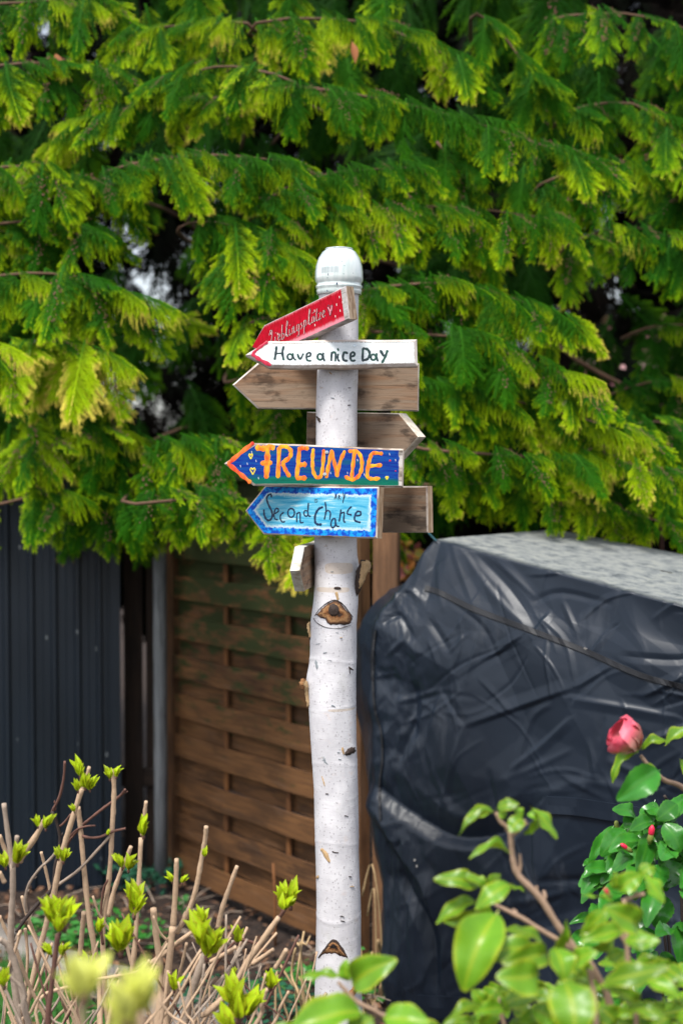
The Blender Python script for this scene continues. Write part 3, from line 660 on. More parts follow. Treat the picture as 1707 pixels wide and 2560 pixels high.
stub([P(896, 1470, y0 - .012), P(904, 1450, y0 - .02), P(911, 1424, y0 - .024), P(914, 1404, y0 - .024)], [.003, .006, .009, .011], KTAN, 2)
stub([P(912, 1404, y0 - .02), P(919, 1412, y0 - .02), P(921, 1430, y0 - .02)], [.006, .007, .002], KTAN, 12)
stub([P(770, 1766, y0), P(768, 1740, y0), P(765, 1715, y0 - .006), P(758, 1702, y0 - .01)], [.003, .004, .006, .005], KTAN, 3)
stub([P(757, 1722, y0 - .006), P(756, 1708, y0 - .008), P(761, 1697, y0 - .008)], [.004, .0075, .004], KNOT, 4)
stub([P(881, 2470, y0 - .02), P(893, 2450, y0 - .02), P(906, 2436, y0 - .03), P(912, 2425, y0 - .035)], [.012, .014, .012, .006], KDARK, 5)
stub([P(866, 2500, y0 - .03), P(880, 2480, y0 - .03), P(892, 2462, y0 - .03)], [.006, .009, .006], KNOT, 6)
stub([P(776, 1592, y0), P(771, 1570, y0), P(773, 1555, y0)], [.002, .003, .002], KTAN, 7)

# ------------------------------------------------------------------ the boards
class Board: pass
def board(tip, butt, hh, hb, thick, head, face, rim=RIM, end=END, label=None, hint=Vector((0, -1, 0)), ch=.0045, wave=.0015, seed=0, tip_t=0.0, name='arrow_board', NS=150, NT=26, tilt=0.0):
    B = Board(); u = (butt - tip); L = u.length; u.normalize(); v = UPV - u * UPV.dot(u); v.normalize(); n = u.cross(v)
    if n.dot(hint) < 0: n = -n
    if tilt: v2 = (v * math.cos(tilt) - n * math.sin(tilt)); n = (n * math.cos(tilt) + v * math.sin(tilt)); v = v2   # top leans back
    B.o, B.u, B.v, B.n, B.L = tip, u, v, n, L
    gx = np.linspace(0, L, 80); gt = {sd: list((fbm(gx * 9 + seed + 40, gx * 0 + sd * 3.0 + seed, 3, seed) - .45) * wave * 3) for sd in (1, -1)}
    def hgt(s, side):
        q = min(max(s / L, 0), .9999) * 79; i = int(q); g = gt[side]
        return hh + (hb - hh) * s / L + g[i] + (g[i + 1] - g[i]) * (q - i)
    def full(s, tau):
        side = 1 if tau > 0 else -1; H = hgt(s, side)
        if head and s < head: return tau * (H * s / head) + tip_t * (1 - s / head)
        return tau * H
    vs, su, tv, eg, bt = [], [], [], [], []; slope = (hh / head) if head else 0
    def put(s, t, dep):
        vs.append(tip + u * s + v * t - n * dep); su.append(s); tv.append(t)
    S_ = np.concatenate([np.linspace(0, head, 16)[:-1] if head else [], np.linspace(head, L, NS - (15 if head else 0))])
    NSn = len(S_)
    ins = .0 if not head else ch * math.sqrt(1 + 1 / max(slope, .2) ** 2)
    for i, s in enumerate(S_):
        s2 = ins + (L - ch - ins) * s / L if head else ch + (L - 2 * ch) * s / L
        for j in range(NT):
            tau = -1 + 2 * j / (NT - 1); t = full(s, tau); H = hgt(s, 1)
            loc = max(abs(full(s, 1.0)), .0005); t2 = t * max(0.0, (loc - ch * (1 if s > head else max(.2, s / max(head, 1e-6)))) / loc)
            put(s2, t2, 0.0)
            e = min(hgt(s2, 1 if t2 > 0 else -1) - abs(t2), L - s2)
            if head: e = min(e, (s2 * slope - abs(t2 - tip_t * max(0, 1 - s2 / head))) / math.sqrt(1 + slope * slope))
            else: e = min(e, s2)
            eg.append(max(0, e - ch * .8)); bt.append(L - s2)
    fs, mi = [], []
    for i in range(NSn - 1):
        for j in range(NT - 1):
            a = i * NT + j; fs.append((a, a + 1, a + NT + 1, a + NT)); mi.append(0)
    loop = [(i, 0) for i in range(NSn)] + [(NSn - 1, j) for j in range(1, NT)] + [(i, NT - 1) for i in range(NSn - 2, -1, -1)] + [(0, j) for j in range(NT - 2, 0, -1)]
    base = len(vs); m = len(loop)
    for dep in (ch, thick - ch * .6, thick):
        for i, j in loop:
            s = S_[i]; t = full(s, -1 + 2 * j / (NT - 1)); q = 1.0
            if dep == thick: t *= .97
            put(s, t, dep); eg.append(0); bt.append(L - s)
    idx0 = [i * NT + j for i, j in loop]
    rings = [idx0] + [[base + r * m + k for k in range(m)] for r in range(3)]
    for r in range(3):
        for k in range(m):
            k2 = (k + 1) % m; isend = loop[k][0] == NSn - 1 and loop[k2][0] == NSn - 1
            fs.append((rings[r][k], rings[r][k2], rings[r + 1][k2], rings[r + 1][k])); mi.append(2 if (isend and r) else 1)
    # back face as strips between the lower and the upper edge
    lo = rings[3][:NSn]; hi = [rings[3][k] for k in range(m) if loop[k][1] == NT - 1]; hi = hi[::-1]
    if len(hi) == NSn:
        for k in range(NSn - 1): fs.append((lo[k], lo[k + 1], hi[k + 1], hi[k])); mi.append(3)
    me = mk(name, vs, fs, {'su': su, 'tv': tv, 'edge': eg, 'butt': bt}, mi)
    me.materials.append(face); me.materials.append(rim); me.materials.append(end); me.materials.append(mat_raw('bare_back_' + str(seed), seed + .5))
    B.ob = part(name, me, post, None); B.ob['label'] = label
    return B
def onb(B, px, py, out=.0006):
    r = ray(px, py); o = Vector((0, 0, EYE)); t = (B.o - o).dot(B.n) / r.dot(B.n); return o + r * t + B.n * out
def strokes(B, name, lines, mat, out=.0004, seed=0, wob=.12, label=None):
    """brush strokes: [(width px, [(px,py)...])], built as slightly domed paint ribbons lying on the board"""
    rg = random.Random(seed); mb = MB()
    for w, pts in lines:
        if len(pts) == 1: pts = [pts[0], (pts[0][0] + .8, pts[0][1] + .8)]
        pp = smooth_path([tuple(map(float, p)) for p in pts], 6) if len(pts) > 2 else [tuple(np.array(pts[0], float) * (1 - f) + np.array(pts[1], float) * f) for f in np.linspace(0, 1, 7)]
        wm = S(w, 3.12) / 2; Q = [onb(B, x, y, 0) for x, y in pp]; Q0 = Q[0] + (Q[0] - Q[1]).normalized() * wm * .7; Q1 = Q[-1] + (Q[-1] - Q[-2]).normalized() * wm * .7
        Q = [Q0] + Q + [Q1]; n = len(Q); b = len(mb.v); nz = rg.uniform(0, 50)
        for i, q in enumerate(Q):
            t = (Q[min(i + 1, n - 1)] - Q[max(i - 1, 0)]).normalized(); s = t.cross(B.n).normalized()
            k = (.35 if i in (0, n - 1) else 1.0) * (1 + wob * math.sin(i * 1.3 + nz) + rg.uniform(-wob, wob) * .5) * wm
            for c, h in ((-1, 0.00005), (-.55, out), (0, out * 1.3), (.55, out), (1, 0.00005)): mb.v.append(tuple(q + s * (k * c) + B.n * h)); mb.a.append(0)
        for i in range(n - 1):
            for c in range(4): mb.f.append((b + i * 5 + c, b + i * 5 + c + 1, b + (i + 1) * 5 + c + 1, b + (i + 1) * 5 + c))
    o = part(name, mb.mesh(name), B.ob, mat, True)
    if label: o['label'] = label
    return o
def screw(B, px, py, r=4.2):
    c = onb(B, px, py, .0002); rad = S(r, 3.12); mb = MB(); k = 14
    rings = [(1.0, 0), (.92, .0011), (.35, .0014), (.28, .0006)]
    for f, h in rings:
        for i in range(k): a = 2 * math.pi * i / k; mb.v.append(tuple(c + B.u * math.cos(a) * rad * f + B.v * math.sin(a) * rad * f + B.n * h)); mb.a.append(0)
    for q in range(3):
        for i in range(k): mb.f.append((q * k + i, q * k + (i + 1) % k, (q + 1) * k + (i + 1) % k, (q + 1) * k + i))
    mb.f.append(tuple(3 * k + i for i in range(k))); part('screw', mb.mesh('screw'), B.ob, STEEL)
def oval(cx, cy, rx, ry, a0=0, a1=360, n=9): return [(cx + rx * math.cos(R(a)), cy - ry * math.sin(R(a))) for a in np.linspace(a0, a1, n)]
def heart(cx, cy, w, h): return [(cx, cy - h * .22), (cx - w * .3, cy - h * .5), (cx - w * .5, cy - h * .2), (cx - w * .2, cy + h * .2), (cx, cy + h * .5), (cx + w * .25, cy + h * .2), (cx + w * .5, cy - h * .25), (cx + w * .3, cy - h * .5), (cx, cy - h * .22)]

RAW1, RAW2, RAW3 = mat_raw('bare_weathered_board_a', 1.7, .80), mat_raw('bare_weathered_board_b', 4.1, .62), mat_raw('bare_weathered_board_c', 6.3, .42)
# Have a nice Day
BW = board(P(614, 886, 3.118), P(1043, 881, 3.128), .0310, .0310, .024, .052, mat_white_paint(), mat_rim('whitewashed_board_edge', (.78, .70, .65), (.52, .42, .36)), mat_rim('whitewashed_end', (.55, .54, .53), (.3, .27, .25)), 'narrow white board reading Have a nice Day in dark green', ch=.0055, wave=.0022, seed=1, tilt=R(9))
strokes(BW, 'lettering', [
    (6, [(691, 867), (690, 880), (687, 898)]), (6, [(709, 867), (706, 882), (709, 899)]), (4.5, [(690, 884), (708, 883)]),
    (5, oval(725, 892, 6.5, 7, 60, 400)), (4.5, [(732, 884), (734, 895), (739, 900)]),
    (5, [(744, 886), (750, 898), (758, 885)]),
    (5, [(767, 892), (776, 889), (775, 882), (768, 884), (766, 894), (769, 901), (777, 902)]),
    (5.5, oval(800, 892, 6.5, 7.5, 60, 400)), (5, [(808, 883), (808, 893), (811, 902)]),
    (5.5, [(829, 881), (828, 901)]), (5.5, [(829, 885), (834, 880), (839, 886), (838, 902)]),
    (5, [(845, 886), (844, 897), (848, 903)]), (4.5, [(844, 872), (846, 876)]),
    (6, [(868, 883), (861, 881), (857, 890), (859, 900), (867, 902)]),
    (5.5, [(877, 892), (886, 888), (884, 881), (877, 884), (876, 896), (880, 902), (887, 901)]),
    (6, [(907, 872), (906, 900)]), (6.5, [(908, 871), (919, 874), (924, 885), (919, 897), (906, 901)]),
    (5.5, oval(933, 893, 6.5, 7, 60, 400)), (5.5, [(941, 884), (941, 893), (944, 902)]),
    (7, [(951, 877), (958, 889)]), (6.5, [(968, 877), (962, 893), (955, 906)])], INK_GREEN, seed=2)
strokes(BW, 'painted_border', [(7, [(668, 855), (650, 868), (632, 884)]), (9, [(632, 886), (650, 899), (675, 912)])], INK_RED, seed=3, wob=.2)
screw(BW, 886, 864, 4.5)
# FREUNDE
BF = board(P(560, 1159, 3.12), P(1009, 1170, 3.126), .0478, .0418, .023, .066, mat_blue_board(), RIM, mat_rim('grey_cracked_end', (.52, .46, .42), (.2, .15, .12)), 'royal blue board reading FREUNDE in orange, green along the bottom', ch=.0035, wave=.0015, seed=2, tilt=R(3))
strokes(BF, 'lettering', [
    (14, [(643, 1119), (660, 1121), (678, 1117), (682, 1121)]), (13, [(669, 1124), (668, 1160), (666, 1192)]), (14, [(656, 1158), (676, 1157)]),
    (10, [(698, 1120), (695, 1192)]), (10, [(700, 1117), (716, 1117), (727, 1127), (724, 1143), (706, 1157)]), (10, [(707, 1160), (714, 1175), (723, 1190)]),
    (10, [(749, 1120), (745, 1160), (742, 1192)]), (10, [(752, 1120), (769, 1121)]), (12, [(749, 1162), (763, 1161)]), (11, [(743, 1195), (763, 1195)]),
    (8.5, [(783, 1124), (781, 1150), (783, 1178), (791, 1193), (802, 1190), (807, 1165), (809, 1126)]),
    (9, [(816, 1192), (822, 1160), (829, 1127)]), (9, [(829, 1127), (836, 1158), (843, 1190)]), (8.5, [(843, 1190), (850, 1155), (861, 1129)]),
    (9, [(886, 1131), (882, 1165), (879, 1194)]), (9, [(873, 1128), (892, 1129), (903, 1145), (904, 1170), (896, 1190), (880, 1199), (864, 1192)]),
    (9, [(954, 1134), (932, 1133), (925, 1145), (920, 1165), (918, 1190), (928, 1197), (947, 1196)]), (9, [(922, 1165), (952, 1163)])], INK_ORANGE, out=.0004, seed=5, wob=.16)
strokes(BF, 'painted_border', [(10, [(632, 1108), (600, 1134), (572, 1158)]), (10, [(572, 1160), (600, 1184), (625, 1205)])], INK_ORANGE2, seed=6, wob=.2)
for hx, hy, hw, hh_ in ((627, 1141, 9, 12), (632, 1178, 12, 16), (967, 1195, 6, 7)): strokes(BF, 'painted_heart', [(3, heart(hx, hy, hw, hh_))], INK_YELLOW, seed=7)
strokes(BF, 'red_dots', [(6, [(974, 1151)]), (4, [(988, 1177)])], INK_RED, seed=8)['kind'] = 'stuff'
strokes(BF, 'star_dashes', [(1.4, [(x, y), (x + 1, y + 5)]) for x, y in ((629, 1128), (618, 1157), (601, 1163), (646, 1193), (973, 1133), (988, 1148), (826, 1180), (640, 1150), (868, 1180), (910, 1184), (893, 1148))], INK_WHITE, seed=9)['kind'] = 'stuff'
screw(BF, 817, 1131, 5); screw(BF, 812, 1186, 5)
# Second Chance
BS = board(P(612, 1274, 3.205), P(944, 1282, 3.055), .0548, .0552, .027, .050, mat_light_blue(), RIM, ENDP, 'light blue board reading Second Chance inside a ragged blue border', ch=.003, wave=.0012, seed=3, tip_t=-.003, tilt=R(4))
strokes(BS, 'lettering', [
    (5.5, [(679, 1242), (677, 1236), (671, 1238), (667, 1246), (671, 1261), (679, 1277), (681, 1290), (675, 1300), (667, 1299), (661, 1288), (660, 1275)]),
    (4.1, [(687, 1284), (696, 1278), (694, 1271), (688, 1274), (685, 1287), (688, 1297), (694, 1299)]),
    (4.1, [(709, 1281), (702, 1287), (701, 1297), (706, 1305), (712, 1304)]),
    (4.4, oval(728, 1282, 8.3, 11, 90, 450, 11)),
    (4.1, [(742, 1283), (742, 1305)]), (4.1, [(742, 1285), (750, 1282), (751, 1305), (758, 1306)]),
    (4.4, [(771, 1258), (770, 1286), (776, 1291)]), (4.0, [(770, 1278), (762, 1277), (760, 1285), (765, 1291), (770, 1287)]),
    (6.1, [(806, 1268), (796, 1273), (788, 1288), (788, 1305), (794, 1311), (803, 1311)]),
    (4.4, [(813, 1256), (815, 1277), (811, 1298)]), (4.1, [(813, 1282), (820, 1276), (826, 1283), (824, 1298)]),
    (4.4, [(838, 1297), (831, 1298), (827, 1312), (832, 1319), (838, 1312), (838, 1298), (841, 1314), (847, 1316)]),
    (4.4, [(852, 1275), (850, 1290), (848, 1303)]), (4.4, [(851, 1284), (860, 1282), (859, 1302), (863, 1305)]),
    (4.6, [(878, 1267), (871, 1274), (868, 1284), (878, 1287)]),
    (4.9, [(889, 1289), (900, 1288), (901, 1280), (893, 1279), (887, 1289), (887, 1301), (900, 1306)]),
    (2.4, [(836, 1248), (840, 1235), (841, 1248)]), (2.0, [(837, 1243), (841, 1243)]), (2.4, [(847, 1238), (846, 1249)]), (2.2, [(847, 1239), (850, 1240), (848, 1243), (852, 1249)]),
    (2.7, [(857, 1232), (859, 1242), (857, 1257)]), (2.4, [(862, 1234), (861, 1243), (857, 1254)])], INK_NAVY, seed=11, wob=.14)
strokes(BS, 'nail_mark', [(1.5, oval(790, 1252, 3.5, 4)), (1.2, [(789, 1250), (791, 1254)])], INK_BLACK, seed=12)
screw(BS, 787, 1321, 3.4)
# the red board running back to the left
BR_ = board(P(628, 868, 3.345), P(868, 756, 3.05), .0355, .0362, .022, .060, mat_red_board(), mat_rim('grey_pink_edge', (.55, .5, .5), (.3, .25, .22)), mat_endgrain('brown_end_grain', (.36, .27, .19), (.20, .13, .08)), 'red board sloping down to the left with thin cursive writing and a heart', ch=.002, wave=.0008, seed=4)
def cursive(B, x0, y0, x1, y1, text_w, h, glyphs):
    """tall thin pen letters along the line (x0,y0)-(x1,y1)"""
    out = []; n = sum(g[0] for g in glyphs); L = math.hypot(x1 - x0, y1 - y0); k = L / n; dx, dy = (x1 - x0) / L, (y1 - y0) / L; pos = 0
    for w, sts in glyphs:
        for st in sts: out.append((text_w, [(x0 + dx * (pos + gx) * k, y0 + dy * (pos + gx) * k - gy * h) for gx, gy in st]))
        pos += w
    return out
gl = {'L': (1.3, [[(.2, .9), (.5, 1.25), (.8, 1.0), (.6, .3), (.3, 0), (1.1, .1)]]), 'l': (.75, [[(.1, .1), (.5, 1.1), (.35, 1.25), (.25, .5), (.45, 0), (.7, .1)]]), 'i': (.6, [[(.1, .5), (.2, 0), (.5, .1)], [(.2, .8), (.25, .85)]]),
      'e': (.7, [[(.1, .25), (.5, .35), (.35, .58), (.12, .3), (.3, 0), (.65, .1)]]), 'b': (.8, [[(.2, 1.2), (.15, .1), (.5, 0), (.6, .35), (.2, .45)]]), 'n': (.85, [[(.1, .5), (.15, 0)], [(.15, .4), (.4, .55), (.5, .0), (.75, .1)]]),
      'g': (.8, [[(.6, .5), (.2, .5), (.2, .05), (.55, .1), (.6, .5), (.55, -.35), (.2, -.4)]]), 's': (.65, [[(.5, .5), (.2, .45), (.45, .2), (.15, 0)]]), 'p': (.85, [[(.15, .6), (.15, -.5)], [(.15, .45), (.5, .55), (.55, .15), (.2, .05)]]),
      'a': (.85, [[(.6, .5), (.2, .45), (.2, .05), (.55, .1), (.6, .5), (.65, .05), (.8, .1)], [(.25, .82), (.28, .86)], [(.5, .82), (.53, .86)]]), 't': (.6, [[(.25, 1.0), (.2, .05), (.5, .05)], [(.05, .65), (.5, .68)]]), 'z': (.7, [[(.1, .5), (.5, .5), (.1, .0), (.55, .05)]])}
wd = [gl[c] for c in 'Lieblingsplatze']
ls = cursive(BR_, 672, 866, 815, 790, 2.0, 30, wd)
strokes(BR_, 'lettering', ls, INK_BLACK, seed=13, out=.0004)
strokes(BR_, 'lettering_highlight', [(1.3, [(x - 1.7, y + .8) for x, y in p]) for w, p in ls], INK_WHITE, seed=14, out=.0003)
strokes(BR_, 'painted_heart', [(2.2, heart(825, 776, 13, 27))], INK_BLACK, seed=15, out=.0005); strokes(BR_, 'painted_heart_fill', [(4, [(820, 769), (825, 778), (825, 786)]), (4, [(829, 764), (828, 776)])], INK_PINK, seed=16)
strokes(BR_, 'white_flecks', [(2.6, [(x, y), (x + .5, y + 4)]) for x, y in ((848, 741), (856, 754), (841, 760), (850, 775), (838, 789), (677, 832), (786, 775), (787, 811), (694, 833), (715, 835))], INK_WHITE, seed=17)['kind'] = 'stuff'
# bare boards
B3 = board(P(581, 962, 3.252), P(1047, 968, 3.252), .0525, .0545, .024, .058, RAW1, mat_rim('pale_board_edge', (.70, .63, .55), (.42, .34, .28)), END, 'wide bare brown board just under the white board, pointing left', ch=.003, wave=.001, seed=5)
B4 = board(P(1047, 1092, 3.15), P(765, 1086, 3.35), .0512, .0525, .026, .054, RAW2, mat_rim('pale_board_edge_two', (.66, .60, .50), (.40, .33, .25)), END, 'bare board pointing right, above the FREUNDE board', ch=.0025, wave=.001, seed=6)
B7 = board(P(700, 1274, 3.37), P(1068, 1274, 3.17), .0535, .0518, .026, .05, RAW3, RIMG, ENDP, 'dark bare board sticking out to the right behind the light blue board', ch=.003, wave=.0012, seed=7)
t8 = P(749, 1427, 3.06)
B8 = board(t8, t8 + Vector((.17, .985, 0)) * .34, .0485, .0485, .0215, .052, mat_raw('bare_weathered_board_d', 8.2, 1.1), mat_rim('silver_cut_edge', (.68, .66, .60), (.33, .27, .18)), END, 'short bare board below the others, its point turned towards the viewer', hint=Vector((1, 0, 0)), ch=.0015, seed=8)

# ------------------------------------------------------------------ glass jar upside down on top
def build_jar():
    c = P(847.5, 690, TY); s = TY / FPX
    zof = lambda q: P(847, q, TY).z
    prof = [(0, 619), (24, 619.5), (30, 622), (42, 631), (52, 647), (57.5, 665), (59.5, 680), (59.8, 695), (59, 704), (56.5, 708), (55.5, 713), (58, 716), (58, 720), (55.5, 723), (57, 728), (55.5, 732), (55.5, 737), (53, 737.5), (52, 725), (53, 700), (50, 665), (36, 640), (0, 634)]
    pts = prof; n = 56; vs = []; fs = []
    for r, q in pts:
        for k in range(n):
            a = 2 * math.pi * k / n; vs.append((c.x + math.cos(a) * max(r, .05) * s, TY + math.sin(a) * max(r, .05) * s, zof(q)))
    for i in range(len(pts) - 1):
        for k in range(n): fs.append((i * n + k, i * n + (k + 1) % n, (i + 1) * n + (k + 1) % n, (i + 1) * n + k))
    o = thing('glass_jar', 'upturned milky glass jar capping the birch post', 'jar', (c.x, TY, zof(737)))
    b = part('jar_body', mk('jar_body', vs, fs), o, JAR, True)
    mb = MB()
    mb.tube([(c.x + math.cos(a) * 33 * s, TY + math.sin(a) * 33 * s, zof(623.0)) for a in np.linspace(0, 2 * math.pi, 40)], .0016, 6, False); part('base_ring', mb.mesh('base_ring'), o, JAR, True)
    # embossed tick marks on the glass
    mb = MB()
    for k in range(15):
        a = R(226 + k * 3.0); r = 59.6 * s; t = Vector((-math.sin(a), math.cos(a), 0)); q = Vector((c.x + math.cos(a) * r, TY + math.sin(a) * r, 0)); w = t * (.0005 if k % 3 else .0009); ou = Vector((math.cos(a), math.sin(a), 0)) * .0005
        mb.add([q - w + UPV * zof(688) + ou, q + w + UPV * zof(688) + ou, q + w + UPV * zof(673) + ou * .6, q - w + UPV * zof(673) + ou * .6], [(0, 1, 2, 3)])
    part('embossed_marks', mb.mesh('embossed_marks'), o, mat_plain('embossed_glass', (.45, .53, .56), .2, .1), False)
    mb = MB()
    for px, py, w in ((821, 686, 3.2), (842, 709, 3.4), (818, 727, 2.4)):
        a = (px - 847.5) / 59.6; q = P(px, py, TY - 59.9 * s * math.sqrt(1 - a * a)); mb.add([q + Vector((math.cos(t) * w * s * .6, -.0003, math.sin(t) * w * s)) for t in np.linspace(0, 6.28, 8)[:-1]], [tuple(range(7))])
    part('paint_spots', mb.mesh('paint_spots'), o, INK_NAVY)
build_jar()

# ------------------------------------------------------------------ the covered garden furniture
def build_cover():
    def W(px, py, Y): return P(px, py, Y)
    FRx, FRy = .99, 3.36
    rows = []   # (BL, FL, FR, BR)
    A, Bk = W(1085, 1345, 4.0), W(1390, 1322, 4.55)
    zt = [1345, 1430, 1500, 1580, 1700, 1850, 2050, 2250, 2450, 2566]
    fx = [1085, 1022, 972, 940, 930, 938, 950, 960, 966, 970]
    bl = [(1390, 1322, 4.55), (1170, 1420, 4.52), (985, 1500, 4.45), (912, 1570, 4.40), (899, 1625, 4.38), (905, 1800, 4.38), (930, 1990, 4.38), (951, 2140, 4.38), (963, 2330, 4.38), (968, 2440, 4.38)]
    for i in range(10):
        FL = W(fx[i], zt[i], 4.0); sag = .15 * max(0, 1 - i / 6.0)
        BL = W(*bl[i]); z = FL.z - sag * 1.15
        rows.append([BL, FL, Vector((FRx + .02 * i / 9, FRy, max(z, .0))), Vector((1.50, 4.1, max(z + (.02 if i == 0 else 0), .0)))])
    nU, nV = 290, 400                      # dense grid: down x around
    side = [70, 430, 60]
    K = np.array([[list(p) for p in r] for r in rows])          # 10,4,3
    tt = np.linspace(0, 9, nU); ii = np.clip(tt.astype(int), 0, 8); fr = (tt - ii)[:, None, None]
    def cat(Kr, i, f):
        p0 = Kr[np.clip(i - 1, 0, 9)]; p1 = Kr[i]; p2 = Kr[np.clip(i + 1, 0, 9)]; p3 = Kr[np.clip(i + 2, 0, 9)]
        return .5 * (2 * p1 + (p2 - p0) * f + (2 * p0 - 5 * p1 + 4 * p2 - p3) * f ** 2 + (3 * p1 - p0 - 3 * p2 + p3) * f ** 3)
    G = cat(K, ii, fr)                                           # nU,4,3
    cols = []
    for k in range(3):
        for s in np.linspace(0, 1, side[k], endpoint=(k == 2)): cols.append(G[:, k] * (1 - s) + G[:, k + 1] * s)
    Gd = np.stack(cols, 1)                                       # nU,nV,3
    # closed lid: rows running from the rim inwards
    cen = (K[0, 0] + K[0, 1] + K[0, 2] + K[0, 3]) / 4; rim = Gd[0]
    # top converges on a line between the ridge ends so that it stays one even sheet
    lid = []
    dA = (K[0, 0] + K[0, 1]) / 2; dB = (K[0, 2] + K[0, 3]) / 2; ax = dB - dA; L2 = (ax[:2] ** 2).sum()
    tpar = np.clip(((rim - dA)[:, :2] @ ax[:2]) / L2, .12, .88); tgt = dA + tpar[:, None] * ax
    for s in np.linspace(1, 0, 46)[:-1]: lid.append(tgt + (rim - tgt) * (1 - s))
    Gall = np.concatenate([np.stack(lid, 0), Gd], 0); n0 = len(lid); H = Gall.shape[0]
    # soften the rim (the cloth rounds over its frame)
    for it in range(14):
        sm = Gall.copy(); sm[1:-1] = (Gall[:-2] + 2 * Gall[1:-1] + Gall[2:]) / 4
        w = np.exp(-((np.arange(H) - n0) / 12.0) ** 2)[:, None, None] * .9; Gall = Gall * (1 - w) + sm * w
    for it in range(10):
        sm = Gall.copy(); sm[:, 1:-1] = (Gall[:, :-2] + 2 * Gall[:, 1:-1] + Gall[:, 2:]) / 4; Gall = Gall * .3 + sm * .7
    du = np.gradient(Gall, axis=1); dv = np.gradient(Gall, axis=0)
    N = np.cross(du, dv); N /= (np.linalg.norm(N, axis=2, keepdims=True) + 1e-9)
    out = Gall - np.array([.75, 4.2, 0.7]); sg = np.sign((N * out).sum(2)); N *= np.where(np.abs(sg) > 0, np.sign(np.median(sg)), 1)[..., None] if False else np.sign(np.median(sg))
    PX, PY = proj(Gall.reshape(-1, 3)); PX = PX.reshape(Gall.shape[:2]); PY = PY.reshape(PX.shape)
    arc = np.cumsum(np.linalg.norm(du, axis=2), 1); z = Gall[..., 2]
    wx = arc + .05 * (fbm(arc * 2, z * 2, 2, 1) - .5); wz = z + .05 * (fbm(arc * 2 + 9, z * 2, 2, 2) - .5)
    ca, sa = math.cos(.5), math.sin(.5)
    body = (np.arange(H) >= n0)[:, None] * 1.0; blend = np.clip((np.arange(H) - n0) / 45.0, 0, 1)[:, None]
    d = 0.062 * (facets((wx * ca - wz * sa) * 3.6, (wx * sa + wz * ca) * 2.9, 5) - .5) + .026 * (facets((wx * ca + wz * sa) * 7.5, (-wx * sa + wz * ca) * 5.5, 6) - .5)
    d += .0075 * (facets((wx * .6 - wz * .8) * 12 + 3, (wx * .8 + wz * .6) * 10, 7) - .5) + .006 * (fbm(wx * 3, wz * 2, 3, 8) - .5)
    d *= (.05 + .95 * blend)
    fold_mask = np.exp(-((PX - 985) / 75) ** 2) * (PY > 1480)           # ruched left corner
    d += .007 * fold_mask * (fbm(PX / 22, PY / 70, 3, 9) - .5) * 2
    d += .010 * fold_mask * (PY < 1900) * (facets(PX / 26, PY / 34, 10) - .5)
    d += .012 * np.exp(-((PX - 1000) / 55) ** 2) * (PY > 2100) * (fbm(PX / 14, PY / 230, 2, 12) - .5) * 2
    front = ((PX > 940) & (np.arange(Gall.shape[1])[None, :] >= side[0] - 12))
    def seg(pts, h, w, asym=0.0):
        nonlocal d
        pts = smooth_path([tuple(map(float, p)) for p in pts], 4) if len(pts) > 2 else pts
        best = np.full(PX.shape, 1e9); sd_ = np.zeros(PX.shape); tpos = np.zeros(PX.shape); tot = len(pts) - 1
        for i in range(tot):
            ax_, ay = pts[i]; bx, by = pts[i + 1]; vx, vy = bx - ax_, by - ay; l2 = vx * vx + vy * vy + 1e-9
            t = np.clip(((PX - ax_) * vx + (PY - ay) * vy) / l2, 0, 1); dx = PX - ax_ - t * vx; dy = PY - ay - t * vy; q = np.hypot(dx, dy)
            m = q < best; best = np.where(m, q, best); sd_ = np.where(m, np.sign(dx * vy - dy * vx), sd_); tpos = np.where(m, (i + t) / tot, tpos)
        taper = np.clip(np.sin(np.pi * np.clip(tpos * .94 + .03, 0, 1)), 0, 1) ** .5
        ww = w * (1 + asym * sd_)
        d += np.where(front, h * taper * np.maximum(0, 1 - best / ww) ** 1.15, 0)
    mm = .001
